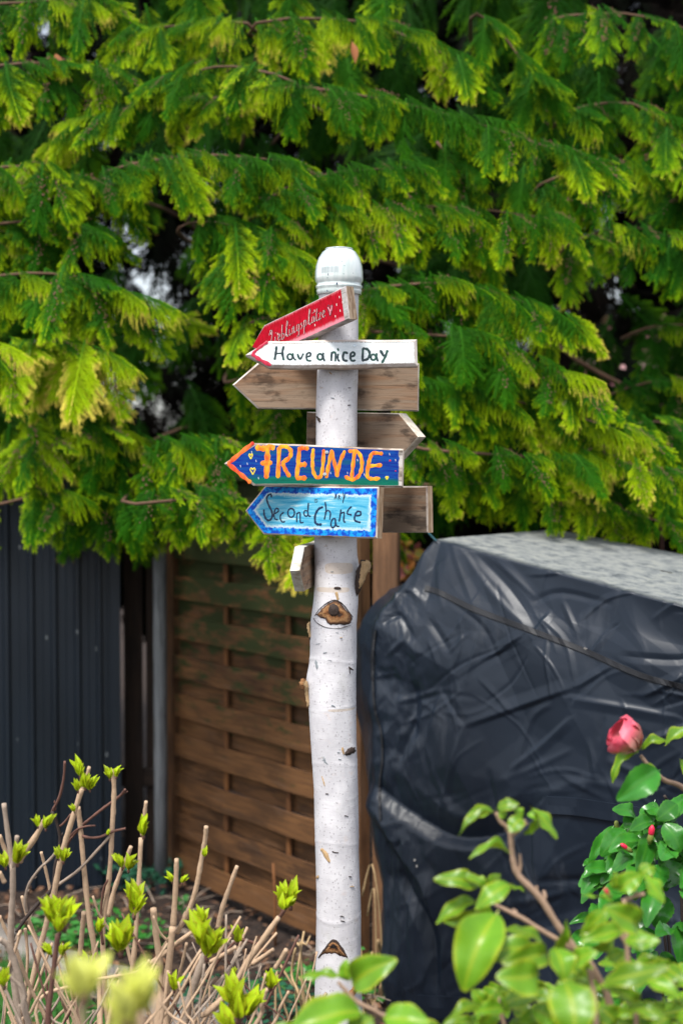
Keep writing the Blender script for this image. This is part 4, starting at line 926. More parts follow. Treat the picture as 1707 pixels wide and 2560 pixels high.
    for pts, h, w, a in [
        ([(1167, 1812), (1300, 1765), (1429, 1720)], 16, 30, .5), ([(1429, 1742), (1560, 1765), (1690, 1795)], 13, 26, -.4), ([(1216, 1643), (1303, 1589)], 13, 22, .4),
        ([(1068, 1545), (1123, 1632)], -12, 22, 0), ([(1101, 1725), (1167, 1812)], -10, 22, .3), ([(1101, 1725), (1068, 1850)], 10, 22, .3), ([(986, 1758), (1101, 1725)], 9, 18, 0),
        ([(1440, 1720), (1527, 1665)], 13, 22, .3), ([(1429, 1796), (1370, 1850), (1287, 1917)], 14, 24, .4), ([(1300, 1917), (1330, 1800), (1380, 1760)], 9, 22, .2),
        ([(1610, 1740), (1707, 1690)], 14, 26, .3), ([(1600, 1860), (1760, 1800)], 13, 26, -.3), ([(1200, 1560), (1165, 1700)], 7, 16, .4),
        ([(1101, 1350), (1080, 1420), (1064, 1500)], -16, 34, .3), ([(1070, 1360), (1030, 1480)], 10, 26, 0), ([(1129, 1358), (1150, 1430), (1178, 1507)], 8, 26, .3), ([(1150, 1370), (1210, 1460), (1290, 1550)], 7, 26, -.3), ([(1190, 1385), (1270, 1470), (1330, 1560)], -12, 28, 0),
        ([(1240, 1400), (1330, 1490)], 9, 24, .3), ([(1370, 1530), (1330, 1590)], 10, 18, .2), ([(1400, 1500), (1440, 1590)], 9, 18, 0), ([(1530, 1560), (1470, 1640)], 9, 18, .3), ([(1330, 1500), (1400, 1480), (1520, 1510)], -8, 20, 0),
        ([(948, 1963), (1030, 2034), (1134, 2092), (1254, 2086), (1342, 2018)], -46, 62, .45), ([(946, 2010), (998, 2110), (1068, 2214), (1092, 2302)], 28, 44, .5), ([(1008, 2187), (1060, 2280), (1085, 2360), (1090, 2482)], -34, 34, 0),
        ([(1120, 2330), (1110, 2420)], 14, 24, 0), ([(1347, 2198), (1451, 2201), (1560, 2210)], -12, 20, .3), ([(1265, 2258), (1451, 2222)], 10, 22, 0), ([(1340, 2010), (1350, 2200)], 8, 16, .5),
        ([(1167, 1812), (1120, 1960), (1095, 2050)], 9, 22, .3), ([(1230, 1930), (1245, 2020)], -9, 18, 0), ([(1130, 2030), (1100, 1960)], 9, 20, 0), ([(1240, 2090), (1310, 2150)], 9, 20, 0), ([(1354, 1990), (1470, 1950), (1620, 1990)], 8, 30, 0),
        ([(1040, 1850), (1066, 1960)], 9, 20, 0), ([(1010, 1840), (1040, 1760)], 9, 18, 0), ([(1200, 1700), (1290, 1790)], 6, 16, .3), ([(1480, 1850), (1500, 1950)], 7, 18, 0), ([(1560, 1640), (1690, 1650), (1760, 1630)], -12, 24, 0),
        ([(1530, 1900), (1640, 1960)], 9, 22, 0), ([(980, 1520), (1010, 1470), (1050, 1500)], 12, 20, 0), ([(960, 1560), (1000, 1540), (1030, 1600)], -12, 18, 0), ([(970, 1640), (1010, 1600)], 10, 16, 0), ([(1010, 1650), (1030, 1800), (1000, 1900)], -20, 30, 0)]:
        seg(pts, h * mm * (.50 if abs(h) < 20 else .72), w * .66, a)
    rc = random.Random(44)
    for k in range(150):
        x0, y0 = rc.uniform(960, 1820), rc.uniform(1400, 2480); an = rc.choice([rc.gauss(-.45, .3), rc.gauss(1.2, .35), rc.uniform(0, 3.14)]); ln = rc.uniform(35, 190) * (1 if rc.random() < .8 else 1.6)
        kk = rc.uniform(-.12, .12); x1, y1 = x0 + math.cos(an) * ln, y0 + math.sin(an) * ln; xm, ym = (x0 + x1) / 2 - math.sin(an) * ln * kk, (y0 + y1) / 2 + math.cos(an) * ln * kk
        seg([(x0, y0), (xm, ym), (x1, y1)], rc.choice([1, 1, -1]) * rc.uniform(.0012, .0036), rc.uniform(6, 13), rc.uniform(-.5, .5))
    V = Gall + N * d[..., None]
    V[..., 2] = np.maximum(V[..., 2], .004)
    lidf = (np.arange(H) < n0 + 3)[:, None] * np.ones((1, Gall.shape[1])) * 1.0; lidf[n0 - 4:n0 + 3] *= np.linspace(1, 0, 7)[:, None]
    m_ = Gall.shape[1]; idx = np.arange(H * m_).reshape(H, m_)
    F = np.stack([idx[:-1, :-1], idx[1:, :-1], idx[1:, 1:], idx[:-1, 1:]], -1).reshape(-1, 4)
    back = np.stack([idx[:-1, -1], idx[1:, -1], idx[1:, 0], idx[:-1, 0]], -1)
    F = np.concatenate([F, back], 0)
    o = thing('furniture_cover', 'crumpled black tarpaulin cover draped over garden furniture, its top dusty', 'cover', (1.0, 3.9, 0))
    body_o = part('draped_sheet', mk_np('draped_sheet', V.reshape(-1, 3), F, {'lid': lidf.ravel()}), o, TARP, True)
    # seam band, zip strip, pocket flap and hem: thin bands following the sheet
    from mathutils.kdtree import KDTree
    Vf = V.reshape(-1, 3); Nf = N.reshape(-1, 3); pxf, pyf = proj(Vf); sel = np.where(front.ravel() & (Nf[:, 1] < .3))[0]
    kd = KDTree(len(sel)); [kd.insert((pxf[i], pyf[i], 0), int(i)) for i in sel]; kd.balance()
    def on(px, py, off):
        hit = kd.find_n((px, py, 0), 4); w = [1 / (h[2] + .4) for h in hit]; sw = sum(w)
        Y = sum(Vf[h[1]][1] * ww for h, ww in zip(hit, w)) / sw; return P(px, py, Y - off)
    def band(name, pts, w, off, mat, prof=((-1, -.3), (-.85, 1), (.85, 1), (1, -.3)), sub=None):
        pp = smooth_path([tuple(map(float, p)) for p in pts], 9); n = len(pp); vs = []; k = len(prof)
        for i, (x, y) in enumerate(pp):
            a = pp[max(i - 1, 0)]; b = pp[min(i + 1, n - 1)]; dx, dy = b[0] - a[0], b[1] - a[1]; l = math.hypot(dx, dy); nx, ny = -dy / l, dx / l
            for c, hgt in prof: vs.append(on(x + nx * c * w / 2, y + ny * c * w / 2, off * hgt))
        fs = [(i * k + c, i * k + c + 1, (i + 1) * k + c + 1, (i + 1) * k + c) for i in range(n - 1) for c in range(k - 1)]
        return part(name, mk(name, vs, fs, {'lid': [0] * len(vs)}), o, mat, False)
    band('seam_band', [(1062, 1470), (1100, 1482), (1190, 1525), (1330, 1577), (1460, 1627), (1600, 1688), (1720, 1722), (1850, 1770)], 15, .004, SEAM)
    band('edge_binding', [(938, 1575), (931, 1640), (932, 1720), (938, 1780), (952, 1830), (955, 1900), (948, 1960), (950, 2050)], 6, .006, SEAM)
    band('pocket_flap', [(1364, 2013), (1440, 2018), (1520, 2030), (1600, 2042), (1700, 2060), (1800, 2070)], 46, .006, TARP, ((-1, .0), (-.97, .9), (.0, 1), (.90, 1.3), (.97, 1.1), (1, -.3)))
    band('hem_band', [(1042, 2517), (1100, 2520), (1200, 2524), (1330, 2528), (1500, 2530)], 60, .005, TARP, ((-1, -.2), (-.97, 1), (.0, 1.2), (.95, 1), (1, -.3)))
    mb = MB(); mb.tube([P(1066, 1325, 3.98), P(1074, 1336, 3.98), P(1083, 1346, 3.99), P(1090, 1352, 3.985)], .0028, 6); part('tie_cord', mb.mesh('tie_cord'), o, mat_plain('blue_green_cord', (.05, .16, .19), .7), True)
    mb = MB(); rg = random.Random(2)
    for x, y in ((1036, 2150), (1041, 2166), (1460, 1622), (1464, 1625)):
        q = on(x, y, .003); mb.add([q + Vector((math.cos(t) * .004 * rg.uniform(.5, 1), 0, math.sin(t) * .006 * rg.uniform(.5, 1))) for t in np.linspace(0, 6.28, 7)[:-1]], [tuple(range(6))])
    part('dirt_specks', mb.mesh('dirt_specks'), o, mat_plain('pale_dirt', (.45, .42, .38), .9))['kind'] = 'stuff'
build_cover()

# ------------------------------------------------------------------ conifers
def spray_mesh(name, seed, lod=0, cones=False, wide=.40, comb=0.0):
    """a flat fan of scale-leaf fingers, 1 m long; comb > 0 lets the fingers hang like a comb"""
    rg = random.Random(seed); V, F, T, O, M = [], [], [], [], []
    bend = rg.uniform(.2, .6); sway = rg.uniform(-.18, .18); nb = rg.randint(11, 14)
    def axis(t): return np.array([sway * t * t, t - .10 * bend * t * t, -bend * t * t * .55])
    def poly(pts, t, o, m=0):
        k = len(V); V.extend(pts); F.append(tuple(range(k, k + len(pts)))); T.extend(t); O.extend([o] * len(pts)); M.append(m)
    def finger(p, d, ln, sgn, t, drp, lvl):
        e1 = np.cross(d, [0, 0, 1.0]); e1 /= (np.linalg.norm(e1) + 1e-9); cv = rg.uniform(-.05, .22) * sgn; roll = rg.uniform(-.5, .5)
        def br(s): return p + d * ln * s + e1 * (-cv) * ln * s * s + np.array([0, .06 * ln * s * s, -drp * s ** 1.8 - .04 * ln * math.sin(3 * s)])
        tip = lambda s: min(1.0, (.10 + .90 * s ** 1.3) * (.55 + .55 * t))
        n = max(3, int(ln / (.026 if lod == 0 else .045))); w0 = .0070 if lod == 0 else .0105
        for k in range(n):
            s0, s1 = k / n, (k + 1) / n; a, b = br(s0), br(s1); d2 = (b - a) / (np.linalg.norm(b - a) + 1e-9); side = np.cross(d2, [math.sin(roll) * .5, 0, 1.0]); side /= (np.linalg.norm(side) + 1e-9)
            wa = w0 * (1.25 - .5 * s0); wb = w0 * (1.25 - .5 * s1) * (.4 if k == n - 1 else 1)
            poly([a - side * wa, a + side * wa, b + side * wb, b - side * wb], [tip(s0)] * 2 + [tip(s1)] * 2, 1 - t)
            if k < n - 1 or lvl == 0:
                for g in (-1, 1):
                    l2 = (.040 + .16 * ln * (1 - s0)) * rg.uniform(.8, 1.25) * (1 if lvl else .85); dd = d2 * .82 + side * g * .57; dd[2] -= rg.uniform(.0, .5); ww = w0 * rg.uniform(.75, 1.1); q = a + side * g * wa * .4
                    nn = np.cross(dd, [rg.uniform(-.4, .4), 0, 1.0]); nn /= (np.linalg.norm(nn) + 1e-9)
                    poly([q - nn * ww * .6, q + dd * l2 * .5 - nn * ww, q + dd * l2, q + dd * l2 * .5 + nn * ww], [tip(s0) * .7, tip(s0), min(1, tip(s0) + .3), tip(s0)], 1 - t)
        return br
    for i in range(6):
        t0, t1 = i / 6 * .95, (i + 1) / 6 * .95; a, b = axis(t0), axis(t1); w0, w1 = .011 * (1 - t0) + .004, .011 * (1 - t1) + .004; x = np.array([1, 0, 0])
        poly([a - x * w0, a + x * w0, b + x * w1, b - x * w1], [t0 ** 2] * 2 + [t1 ** 2] * 2, .4, 0)
    for i in range(nb):
        for sgn in (-1, 1):
            t = .05 + .90 * (i + (.5 if sgn > 0 else 0)) / nb + rg.uniform(-.02, .02); t = min(max(t, .03), .97)
            env = min(1, (t / .25)) ** .6 * (1 - t) ** .45; ln = (wide * env + .05) * rg.uniform(.68, 1.2)
            if rg.random() < .08: ln *= .45
            ang = R(48 - 26 * t + rg.uniform(-9, 9)); p = axis(t); dz = (axis(min(1, t + .02))[2] - axis(t - .02)[2]) * 20
            d0 = np.array([sgn * math.sin(ang), math.cos(ang), dz * .8]); d0 /= np.linalg.norm(d0)
            br = finger(p, d0, ln, sgn, t, ln * rg.uniform(.15, .65) + comb * ln, 1)
            if ln > .16 and lod == 0:                                    # a side finger
                s = rg.uniform(.25, .5); a2 = R(28 * -sgn + rg.uniform(-8, 8)); d1 = np.array([d0[0] * math.cos(a2) - d0[1] * math.sin(a2), d0[0] * math.sin(a2) + d0[1] * math.cos(a2), d0[2]])
                finger(br(s), d1, ln * .5, sgn, min(1, t + .2), ln * .3 + comb * ln * .6, 0)
    finger(axis(.9), np.array([sway * 1.5, .95, -bend * .9]), .14, 1, 1.0, .03, 1)
    if cones:
        for c in range(rg.randint(22, 44)):
            t = rg.uniform(.25, .8); p = axis(t) + np.array([rg.gauss(0, .045), rg.gauss(0, .03), rg.uniform(.005, .04)]); r = rg.uniform(.009, .016)
            k = len(V); V.extend([p + np.array(q) * r for q in ((1, 0, 0), (0, 1, 0), (-1, 0, 0), (0, -1, 0), (0, 0, 1), (0, 0, -1))])
            for q in ((0, 1, 4), (1, 2, 4), (2, 3, 4), (3, 0, 4), (1, 0, 5), (2, 1, 5), (3, 2, 5), (0, 3, 5)): F.append(tuple(k + z for z in q)); M.append(2)
            T.extend([0] * 6); O.extend([0] * 6)
    return np.array(V), F, T, O, M
def frond(name, seed, cones=False, wide=.40, comb=0.0, mat=None):
    V, F, T, O, M = spray_mesh(name, seed, 0, cones, wide, comb)
    me = mk(name, V, F, {'tip': T, 'old': O}, M)
    for m in (mat or FOL, TWIG, CONE): me.materials.append(m)
    return me
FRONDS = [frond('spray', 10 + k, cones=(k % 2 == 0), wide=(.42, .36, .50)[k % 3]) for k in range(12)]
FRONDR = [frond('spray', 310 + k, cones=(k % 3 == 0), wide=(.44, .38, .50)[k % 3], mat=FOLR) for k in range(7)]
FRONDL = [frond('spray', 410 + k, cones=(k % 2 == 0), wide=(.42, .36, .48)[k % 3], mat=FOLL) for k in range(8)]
COMBS = [frond('spray', 110 + k, cones=(k == 0), wide=.50, comb=(.55, .95)[k % 2]) for k in range(5)]
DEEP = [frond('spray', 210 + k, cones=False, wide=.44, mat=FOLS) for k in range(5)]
LOW = []
for k in range(5):
    V_, F_, T_, O_, M_ = spray_mesh('x', 60 + k, 1, False, .46); LOW.append((V_, np.array([f for f in F_]), np.array(T_), np.array(O_)))
def frame_of(base, d, nrm, L, wk=1.0):
    d = Vector(d).normalized(); nrm = Vector(nrm); nrm = (nrm - d * nrm.dot(d)).normalized(); x = d.cross(nrm)
    m = Matrix(((x.x * L * wk, d.x * L, nrm.x * L, base[0]), (x.y * L * wk, d.y * L, nrm.y * L, base[1]), (x.z * L * wk, d.z * L, nrm.z * L, base[2]), (0, 0, 0, 1)))
    return m
class Tree:
    def __init__(s, name, label, x, Y, h, seed):
        s.o = thing(name, label, 'tree', (x, Y, 0)); s.n = 0; s.rest = []; s.rg = random.Random(seed); s.x, s.Y, s.h = x, Y, h; s.set = None; s.pk = lambda b: 1.0
        mb = MB(); pts = [Vector((x + .03 * math.sin(z * 2), Y + .02 * math.cos(z * 3), z)) for z in np.linspace(-.1, h, 14)]
        mb.tube(pts, list(np.linspace(.13, .03, 14)), 12); part('trunk', mb.mesh('trunk'), s.o, TWIG, True)
    def spray(s, base, d, nrm, L, comb=False):
        if s.n < 298:
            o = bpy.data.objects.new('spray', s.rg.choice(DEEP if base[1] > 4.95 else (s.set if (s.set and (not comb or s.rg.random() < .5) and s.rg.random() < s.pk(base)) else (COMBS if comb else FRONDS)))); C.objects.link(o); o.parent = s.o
            o.matrix_parent_inverse = Matrix.Translation(s.o.location).inverted(); o.matrix_basis = frame_of(base, d, nrm, L, s.rg.uniform(.85, 1.15)); s.n += 1
        else: s.rest.append((base, d, nrm, L))
    def limb(s, pts, r0=.016, r1=.004):
        pts = [Vector(p) for p in pts]; st = Vector((s.x, s.Y, min(s.h - .2, pts[0].z + .1))); full = [st, (st + pts[0]) / 2 + Vector((0, 0, .08))] + pts
        pp = smooth_path([tuple(p) for p in full], 4); mb = MB(); mb.tube(pp, list(np.linspace(r0 * 1.5, r1, len(pp))), 6); part('branch', mb.mesh('branch'), s.o, TWIG, True)
    def finish(s):
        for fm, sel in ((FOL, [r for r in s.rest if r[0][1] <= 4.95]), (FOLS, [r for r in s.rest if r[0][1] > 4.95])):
            if not sel: continue
            VV, FF, TT, OO = [], [], [], []; n = 0
            for b, d, nr, L in sel:
                V, F, T, O = s.rg.choice(LOW); M = np.array(frame_of(b, d, nr, L, s.rg.uniform(.85, 1.2))); W_ = V @ M[:3, :3].T + M[:3, 3]
                VV.append(W_); FF.append(F + n); TT.append(T); OO.append(O); n += len(W_)
            me = mk_np('foliage', np.concatenate(VV), np.concatenate(FF), {'tip': np.concatenate(TT), 'old': np.concatenate(OO)})
            o = part('foliage', me, s.o, fm); o['kind'] = 'stuff'
def put(tree, px, py, Y, ang, L, tilt=None, face=None, comb=False):
    """a frond rooted where (px,py) is seen at distance Y; ang = its fall, 0 straight down, + to the right"""
    rg = tree.rg; b = P(px, py, Y); a = R(ang)
    out = rg.uniform(.15, .6) if tilt is None else tilt
    d = Vector((math.sin(a), -out, -math.cos(a))); n = Vector((rg.uniform(-.35, .35), -1.0, rg.uniform(.35, .9))) if face is None else face
    tree.spray(tuple(b), d, n, L, comb)
Tl = Tree('conifer_tree', 'broad conifer with drooping yellow-green sprays hanging over the slat fence, just left of the signpost', -.55, 7.6, 4.6, 21)
Tw = Tree('conifer_tree', 'conifer at the left edge of the photo, its sprays hanging over the dark blue shed', -1.55, 7.7, 4.7, 24)
Tm = Tree('conifer_tree', 'conifer with layered bright sprays hanging above the black cover', .75, 7.6, 4.6, 22)
Tr = Tree('conifer_tree', 'darker green conifer at upper right, beyond the dark hollow', 1.75, 7.8, 4.8, 23)
Tr.set = FRONDR; Tl.set = FRONDL; Tw.set = FRONDL; Tl.pk = lambda b: .9 if b[2] < 2.1 else .35; Tw.pk = lambda b: .85 if b[2] < 2.3 else .6
# main arching boughs: (tree, distance, photograph polyline, frond length px, spacing px, sideways fall)
BOUGHS = [
    (Tl, 4.35, [(760, 215), (650, 165), (520, 150), (430, 180)], 150, 30, -25), (Tm, 4.35, [(700, 200), (830, 215), (980, 235), (1150, 285), (1310, 335), (1460, 385)], 165, 30, 15),
    (Tl, 4.4, [(600, 240), (430, 235), (290, 265), (160, 330)], 150, 30, -25), (Tl, 4.3, [(240, 430), (350, 385), (480, 375), (600, 390), (720, 390)], 170, 28, 8),
    (Tl, 4.5, [(640, 55), (560, 40), (430, 60), (340, 60)], 150, 32, -15), (Tm, 4.5, [(620, 60), (740, 30), (900, 40), (1040, 80), (1150, 140)], 170, 32, 15),
    (Tl, 4.3, [(640, 500), (740, 450), (870, 405), (1020, 405)], 150, 28, 25), (Tm, 4.3, [(650, 580), (800, 520), (960, 500), (1110, 510), (1240, 530), (1390, 535)], 170, 28, 20),
    (Tm, 4.4, [(1090, 330), (1140, 400), (1170, 470), (1190, 560)], 150, 32, 10), (Tm, 4.3, [(880, 720), (1010, 690), (1140, 695), (1270, 730), (1410, 780)], 180, 27, 20),
    (Tm, 4.25, [(900, 810), (1050, 800), (1200, 840), (1330, 890), (1450, 960)], 170, 27, 20), (Tm, 4.3, [(940, 960), (1080, 940), (1200, 970), (1340, 1040), (1570, 1065)], 170, 26, 25),
    (Tm, 4.25, [(1010, 1095), (1180, 1110), (1340, 1130), (1500, 1140), (1690, 1170)], 150, 27, 20), (Tm, 4.4, [(1030, 1190), (1180, 1180), (1320, 1200), (1480, 1240), (1680, 1300)], 130, 28, 15),
    (Tm, 4.45, [(1000, 880), (1120, 870), (1230, 910), (1360, 1000)], 160, 30, 15),
    (Tr, 4.6, [(1340, 60), (1450, 20), (1560, 20), (1700, 60), (1800, 90)], 170, 34, 0), (Tr, 4.6, [(1390, 290), (1480, 250), (1580, 245), (1680, 310), (1760, 380)], 180, 32, 5),
    (Tr, 4.6, [(1330, 470), (1450, 400), (1560, 390), (1680, 430), (1780, 470)], 190, 32, -12), (Tr, 4.55, [(1400, 620), (1500, 560), (1620, 560), (1740, 600)], 190, 32, -10),
    (Tr, 4.9, [(1560, 830), (1640, 800), (1760, 800)], 190, 34, -15), (Tr, 4.9, [(1440, 1010), (1560, 950), (1690, 940), (1790, 960)], 190, 34, -15), (Tr, 4.6, [(1520, 1060), (1640, 1040), (1760, 1080)], 150, 30, 10),
    (Tl, 4.4, [(-60, 420), (60, 400), (170, 420), (260, 470)], 190, 32, -10), (Tl, 4.35, [(-80, 690), (60, 670), (200, 680), (320, 740)], 210, 32, -12), (Tl, 4.35, [(-80, 880), (70, 840), (180, 850), (250, 880)], 210, 32, -12),
    (Tl, 4.55, [(80, 980), (160, 960), (240, 990)], 160, 34, -5), (Tl, 4.3, [(540, 640), (640, 600), (740, 640), (790, 700)], 210, 30, -5), (Tl, 4.3, [(600, 800), (700, 770), (790, 780)], 190, 28, -5),
    (Tl, 4.3, [(440, 560), (520, 540), (620, 560)], 190, 32, -15), (Tl, 4.45, [(40, 1130), (160, 1080), (300, 1070), (420, 1100)], 190, 30, -8), (Tl, 4.4, [(330, 1120), (450, 1090), (570, 1100), (700, 1130), (790, 1170)], 190, 28, 0),
    (Tl, 4.5, [(-60, 1250), (60, 1230), (180, 1220), (300, 1240)], 170, 30, -5), (Tl, 4.3, [(300, 1240), (420, 1215), (520, 1220), (640, 1250), (740, 1290), (800, 1330)], 165, 28, -12),
    (Tl, 4.6, [(560, 940), (660, 920), (760, 950)], 160, 30, 0), (Tl, 4.4, [(-80, 180), (60, 150), (180, 140), (300, 170)], 170, 34, -5), (Tl, 4.5, [(-60, 20), (100, -10), (230, -20)], 190, 34, -5), (Tl, 4.4, [(-60, 560), (80, 540), (230, 560)], 170, 34, -12),
    (Tm, 4.6, [(1180, 20), (1260, 80), (1330, 180)], 190, 36, 5), (Tm, 4.5, [(880, 1290), (930, 1300), (960, 1330)], 110, 30, 0), (Tr, 4.5, [(1560, 1180), (1660, 1170), (1780, 1190)], 150, 34, 10)]
for tr, Y, pts, L, spc, fall in BOUGHS:
    if tr is Tl and sum(p[0] for p in pts) / len(pts) < 300: tr = Tw
    rg = tr.rg; pp = smooth_path([tuple(map(float, p)) for p in pts], 10); W3 = [P(x, y + 14, Y + .07 + .10 * math.sin(i * .21 + pts[0][0])) for i, (x, y) in enumerate(pp)]
    tr.limb([W3[0] + Vector((0, .05, 0)), W3[len(W3) // 2], W3[-1]], .006, .002)
    acc = 0; last = pp[0]
    for i in range(1, len(pp)):
        acc += math.hypot(pp[i][0] - last[0], pp[i][1] - last[1]); last = pp[i]
        if acc >= spc * .80:
            acc = rg.uniform(-8, 6); f = i / len(pp)
            if rg.random() < .17 or any(((last[0] - hx) / rx) ** 2 + ((last[1] + 60 - hy) / ry) ** 2 < 1 for hx, hy, rx, ry in ((1490, 830, 95, 130), (1400, 740, 50, 50), (1550, 930, 60, 60), (1250, 150, 50, 40), (1530, 110, 60, 30), (800, 390, 70, 26), (380, 980, 110, 40))): continue
            sx = 1 if pts[-1][0] > pts[0][0] else -1
            put(tr, last[0] + rg.uniform(-10, 10), last[1] + rg.uniform(-12, 10), Y + rg.uniform(-.08, .10), fall + rg.uniform(-24, 24), S(L * rg.uniform(.62, 1.02), Y))
            put(tr, last[0], last[1] + rg.uniform(-10, 4), Y - .03 + rg.uniform(-.05, .03), sx * rg.uniform(50, 84), S(L * rg.uniform(.42, .70), Y), .25, Vector((rg.uniform(-.3, .3), -.55, .9)), True)
    put(tr, pp[-1][0], pp[-1][1], Y, (fall + 90 * sx) / 2 + rg.uniform(-10, 10), S(L * .85, Y), .2)
# the depth of the crowns: fronds on successive shells behind the boughs
def floor_px(px): return float(np.interp(px, [-300, 0, 200, 330, 450, 620, 720, 800, 900, 960, 1000, 1200, 1500, 1707, 2000], [1410, 1400, 1400, 1360, 1400, 1385, 1430, 1480, 1390, 1330, 1310, 1300, 1320, 1370, 1380]))
def near_hole(px, py, k=1.0):
    for hx, hy, rx, ry in HOLES:
        if ((px - hx) / (rx * k)) ** 2 + ((py - hy) / (ry * k)) ** 2 < 1: return True
    return False
HOLES = [(330, 600, 80, 30), (110, 645, 75, 25), (265, 690, 60, 30), (490, 650, 28, 50), (650, 430, 50, 38), (420, 475, 40, 26), (120, 330, 30, 22), (280, 560, 60, 30), (300, 1030, 75, 42), (240, 1060, 60, 26), (380, 990, 30, 30), (470, 1020, 34, 60), (160, 75, 60, 42), (75, 240, 24, 16), (480, 1065, 24, 24),
         (855, 370, 30, 26), (350, 830, 26, 30), (420, 730, 30, 20), (1190, 250, 60, 16), (860, 430, 20, 20)]
HOLLOW = [(1530, 70, 75, 45), (1240, 150, 70, 45), (1120, 262, 120, 34), (800, 380, 120, 42), (600, 440, 90, 34), (250, 600, 170, 60), (420, 760, 90, 50), (820, 620, 60, 40), (1350, 640, 80, 70), (1430, 480, 70, 60), (60, 235, 70, 26), (700, 300, 90, 30), (1000, 1030, 45, 60), (1100, 1270, 70, 30), (40, 1330, 70, 50), (560, 1050, 70, 45), (1620, 300, 60, 40), (1260, 420, 60, 36), (120, 560, 110, 26), (380, 980, 160, 60), (900, 600, 60, 30), (180, 80, 110, 50), (1330, 1200, 60, 24), (1600, 1330, 90, 30), (80, 790, 60, 30), (640, 720, 50, 30), (1480, 840, 110, 150), (1400, 760, 60, 60), (1560, 960, 70, 60), (1290, 640, 40, 60), (1060, 300, 60, 25), (1000, 1340, 40, 50)]
def in_hollow(px, py, k=1.0): return any(((px - hx) / (rx * k)) ** 2 + ((py - hy) / (ry * k)) ** 2 < 1 for hx, hy, rx, ry in HOLLOW)
rgf = random.Random(77)
for Y, n, L0 in ((4.72, 165, 180), (5.1, 190, 200), (5.6, 270, 215)):
    for k in range(n):
        px = rgf.uniform(-420, 2150); py = rgf.uniform(-420, 1400); L = L0 * rgf.uniform(.75, 1.25); fall = rgf.gauss(0, 26)
        if py + L * .85 > floor_px(px): py = floor_px(px) - L * .85 - rgf.uniform(0, 60)
        mid = (px + math.sin(R(fall)) * L * .5, py + L * .5)
        if (near_hole(*mid, 1.15) or near_hole(mid[0], mid[1] + L * .3)) and (Y < 5.4 or rgf.random() < .80): continue
        if Y < 5.4 and (in_hollow(*mid) or in_hollow(mid[0], py + L * .9) or in_hollow(mid[0], py + L * .25)): continue
        tr = Tr if (px > 1340 and py < 1000) else (Tm if px > 830 else (Tw if px < 320 else Tl))
        put(tr, px, py, Y + rgf.uniform(-.15, .15), fall, S(L, Y))
for t in (Tl, Tm, Tr, Tw): t.finish()
# inside of the crowns: dead foliage, shade painted into its near-black colour
def inner(tree, xr, n, seed):
    rg = random.Random(seed); VV, FF = [], []; c = 0
    for k in range(n):
        px = rg.uniform(*xr); py = rg.uniform(-450, 1390); Y = rg.uniform(6.2, 7.4)
        if near_hole(px, py + 60, 1.0) and rg.random() < .88: continue
        V, F, T, O = rg.choice(LOW); a = rg.uniform(-1, 1); L = rg.uniform(.26, .5)
        if (near_hole(px + math.sin(a) * 60, py + 75, .9) or near_hole(px + math.sin(a) * 120, py + 150, .9)) and rg.random() < .75: continue
        M = np.array(frame_of(tuple(P(px, py, Y)), (math.sin(a), rg.uniform(-.5, .5), -math.cos(a)), (rg.uniform(-1, 1), -1, rg.uniform(-.6, .8)), L, 1.4)); W_ = V @ M[:3, :3].T + M[:3, 3]
        VV.append(W_); FF.append(F + c); c += len(W_)
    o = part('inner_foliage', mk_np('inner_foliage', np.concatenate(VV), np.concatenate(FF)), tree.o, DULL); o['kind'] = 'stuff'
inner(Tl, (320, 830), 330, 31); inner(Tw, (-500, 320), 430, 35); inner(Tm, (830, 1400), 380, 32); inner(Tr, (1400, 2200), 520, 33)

# ------------------------------------------------------------------ leaves and shrubs
def leaf_mesh(name, mat, seed, wprof, arch=.12, fold=.25, curl=0.0, nx=7, ny=12, wav=.0, serr=0.0, petiole=.06):
    """1 m leaf, base at origin, tip on +Y, upper side +Z, 1 m wide at most"""
    rg = random.Random(seed); V, F, rim, rib = [], [], [], []; tw = rg.uniform(-.2, .2); bx = rg.uniform(-.06, .06)
    for j in range(ny + 1):
        t = j / ny; w = wprof(t) / 2
        for i in range(nx):
            x = -1 + 2 * i / (nx - 1); ww = w * (1 + (serr * (1 if j % 2 else -1) if abs(x) > .9 else 0))
            X = x * ww; z = arch * 4 * t * (1 - t) * .5 + fold * abs(X) + curl * (t ** 2) * -(abs(x) ** 2) * w
            z += wav * math.sin(t * 11 + seed + x) * abs(x) * w; X2 = X * math.cos(tw * t); z += X * math.sin(tw * t)
            V.append((X2 + bx * math.sin(math.pi * t), t, z)); e = max(abs(x), max(0, (t - .85) / .15), 0); rim.append(e); rib.append(1.0 if i == nx // 2 else 0.0)
    for j in range(ny):
        for i in range(nx - 1): a = j * nx + i; F.append((a, a + 1, a + nx + 1, a + nx))
    if petiole:
        b = len(V); V += [(-.012, 0, .0), (.012, 0, .0), (.012, -petiole, -.01), (-.012, -petiole, -.01)]; F.append((b, b + 1, b + 2, b + 3)); rim += [1] * 4; rib += [1] * 4
    me = mk(name, V, F, {'rim': rim, 'rib': rib, 'lu': [v[0] for v in V[:len(rim)]], 'lv': [v[1] for v in V[:len(rim)]]}); me.materials.append(mat); me.shade_smooth(); return me
ell = lambda t: max(.02, (math.sin(math.pi * min(1, t * .96 + .015) ** .82) ** .78))            # camellia outline
lan = lambda t: max(.02, math.sin(math.pi * min(1, t * .97 + .02) ** .9) ** 1.15)
obo = lambda t: max(.03, math.sin(math.pi * min(1, t * .9 + .02) ** 1.25) ** .6)
LB = [leaf_mesh('leaf', LEAFB, 20 + k, ell, .16 + .07 * (k % 3), .14 + .1 * (k % 2), .15, wav=.10, serr=.035, ny=16) for k in range(6)]
